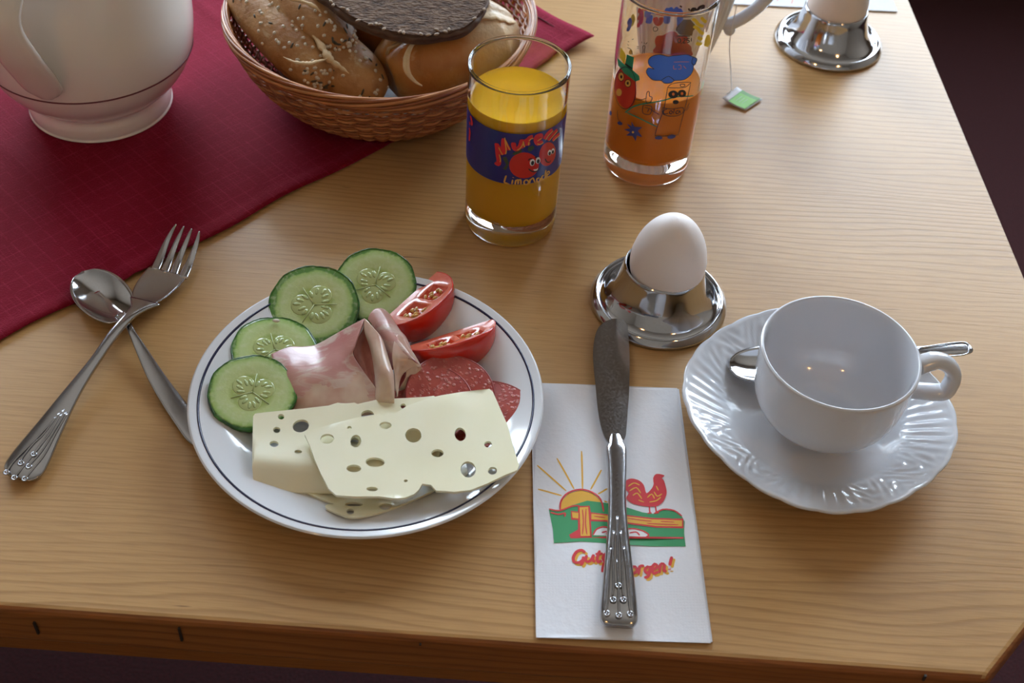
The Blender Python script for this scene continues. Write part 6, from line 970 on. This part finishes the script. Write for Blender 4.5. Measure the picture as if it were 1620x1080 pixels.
# ---------------------------------------------------------------- fork and spoon at the left
fk = thing('table_fork', 'steel fork with patterned handle lying across the spoon', 'fork', (-0.2211,0.5103,0.008), 'patterned cutlery')
fh = [((-0.2489,0.3935,0.0032),0.00655),((-0.2479,0.3979,0.0036),0.01055),((-0.2462,0.4074,0.004),0.01055),((-0.242,0.4273,0.0055),0.00764),((-0.2366,0.4505,0.0075),0.00473),((-0.2303,0.4724,0.0095),0.00309),((-0.2248,0.4925,0.0112),0.00309),((-0.2198,0.5054,0.012),0.00309),((-0.2167,0.5138,0.0112),0.00473),((-0.2147,0.5221,0.0095),0.00982)]
FH = obj('handle', loft([(*q, w_, t_) for (q, w_), t_ in zip(fh, [.0012, .0017, .0018, .0018, .0018, .0018, .0017, .0014, .0011, .0008])], 5, n=20, pw_=.65), M_steel2, fk)
fb = [((-0.2167,0.5138,0.0112),0.00423,0),((-0.2156,0.5191,0.0102),0.00654,0.0004),((-0.2143,0.5288,0.0082),0.01038,0.001),((-0.2125,0.5386,0.0068),0.01231,0.001),((-0.2104,0.5466,0.0062),0.01269,0.0007),((-0.2093,0.5513,0.0061),0.0125,0.0004)]
obj('head', loft([(*q, w_, .0007, d_) for (q, w_, d_) in fb], 5, n=20, pw_=.5), M_steel2, fk)
for tn in [[((-0.2172,0.5523,0.0059),0.00285),((-0.2166,0.5611,0.0062),0.00262),((-0.2155,0.5736,0.008),0.002),((-0.2136,0.5816,0.0105),0.00131),((-0.2111,0.5861,0.0135),0.00046)],[((-0.211,0.5504,0.0057),0.00238),((-0.2106,0.5618,0.0062),0.00215),((-0.2096,0.5714,0.008),0.00177),((-0.208,0.5792,0.0105),0.00131),((-0.2061,0.5848,0.0135),0.00046)],[((-0.2053,0.5488,0.0057),0.00238),((-0.205,0.5607,0.0062),0.00215),((-0.2039,0.5703,0.008),0.00177),((-0.2025,0.5775,0.0105),0.00131),((-0.2009,0.5831,0.0135),0.00046)],[((-0.1992,0.547,0.0059),0.00285),((-0.1982,0.558,0.0062),0.00254),((-0.1972,0.5681,0.008),0.002),((-0.1963,0.5758,0.0105),0.00138),((-0.1958,0.5812,0.0135),0.00046)]]:
    obj('tine', loft([(*q, w_, .0007) for q, w_ in tn], 5, n=12), M_steel2, fk)
ornament(FH, [[(-0.239,0.4352,0.0079),(-0.2434,0.4206,0.0069),(-0.2467,0.4142,0.0065),(-0.2497,0.4058,0.006),(-0.2497,0.4018,0.0057)],[(-0.2375,0.4376,0.008),(-0.2401,0.4221,0.007),(-0.2426,0.4141,0.0065),(-0.2439,0.4099,0.0062),(-0.2449,0.4078,0.0061)],[(-0.24,0.4323,0.0077),(-0.2444,0.4217,0.007),(-0.2489,0.4117,0.0064),(-0.2534,0.4024,0.0058),(-0.255,0.3961,0.0053)],[(-0.236,0.436,0.0079),(-0.2386,0.4222,0.007),(-0.2407,0.4116,0.0063),(-0.2435,0.4037,0.0058),(-0.2451,0.4005,0.0056)],[(-0.2378,0.4342,0.0078),(-0.2409,0.4225,0.0071),(-0.2448,0.408,0.0061),(-0.2482,0.3976,0.0054),(-0.2501,0.393,0.0051)],[(-0.2348,0.4353,0.0079),(-0.2372,0.4223,0.007),(-0.2391,0.4086,0.0061),(-0.2421,0.399,0.0055),(-0.2444,0.3931,0.0051)]], [(-0.2551,0.395,0.0053),(-0.2502,0.3922,0.005),(-0.2447,0.392,0.005),(-0.2496,0.4014,0.0057),(-0.245,0.3998,0.0055),(-0.2447,0.4074,0.0061)], 0)
spn = thing('dessert_spoon', 'steel spoon under the fork, handle tucked beneath the plate', 'spoon', (-0.245,0.532,0.0))
o = obj('bowl', bowlspoon((-0.2586,0.5451,0.0075), (-0.2237,0.5077,0.0078), .0160, .0058), M_steel, spn); solid(o, .0010, 0)
sh = [((-0.2269,0.5115,0.0078),0.00333),((-0.2218,0.5061,0.008),0.00204),((-0.2163,0.4975,0.008),0.00204),((-0.2076,0.4851,0.0062),0.00333),((-0.1971,0.4702,0.0045),0.00463),((-0.1856,0.4555,0.0032),0.00556),((-0.1718,0.439,0.0026),0.0063),((-0.1647,0.4301,0.0024),0.00593),((-0.1599,0.4237,0.0022),0.00296)]
obj('handle', loft([(*q, w_, .0010) for q, w_ in sh], 5, n=16, pw_=.6), M_steel2, spn)
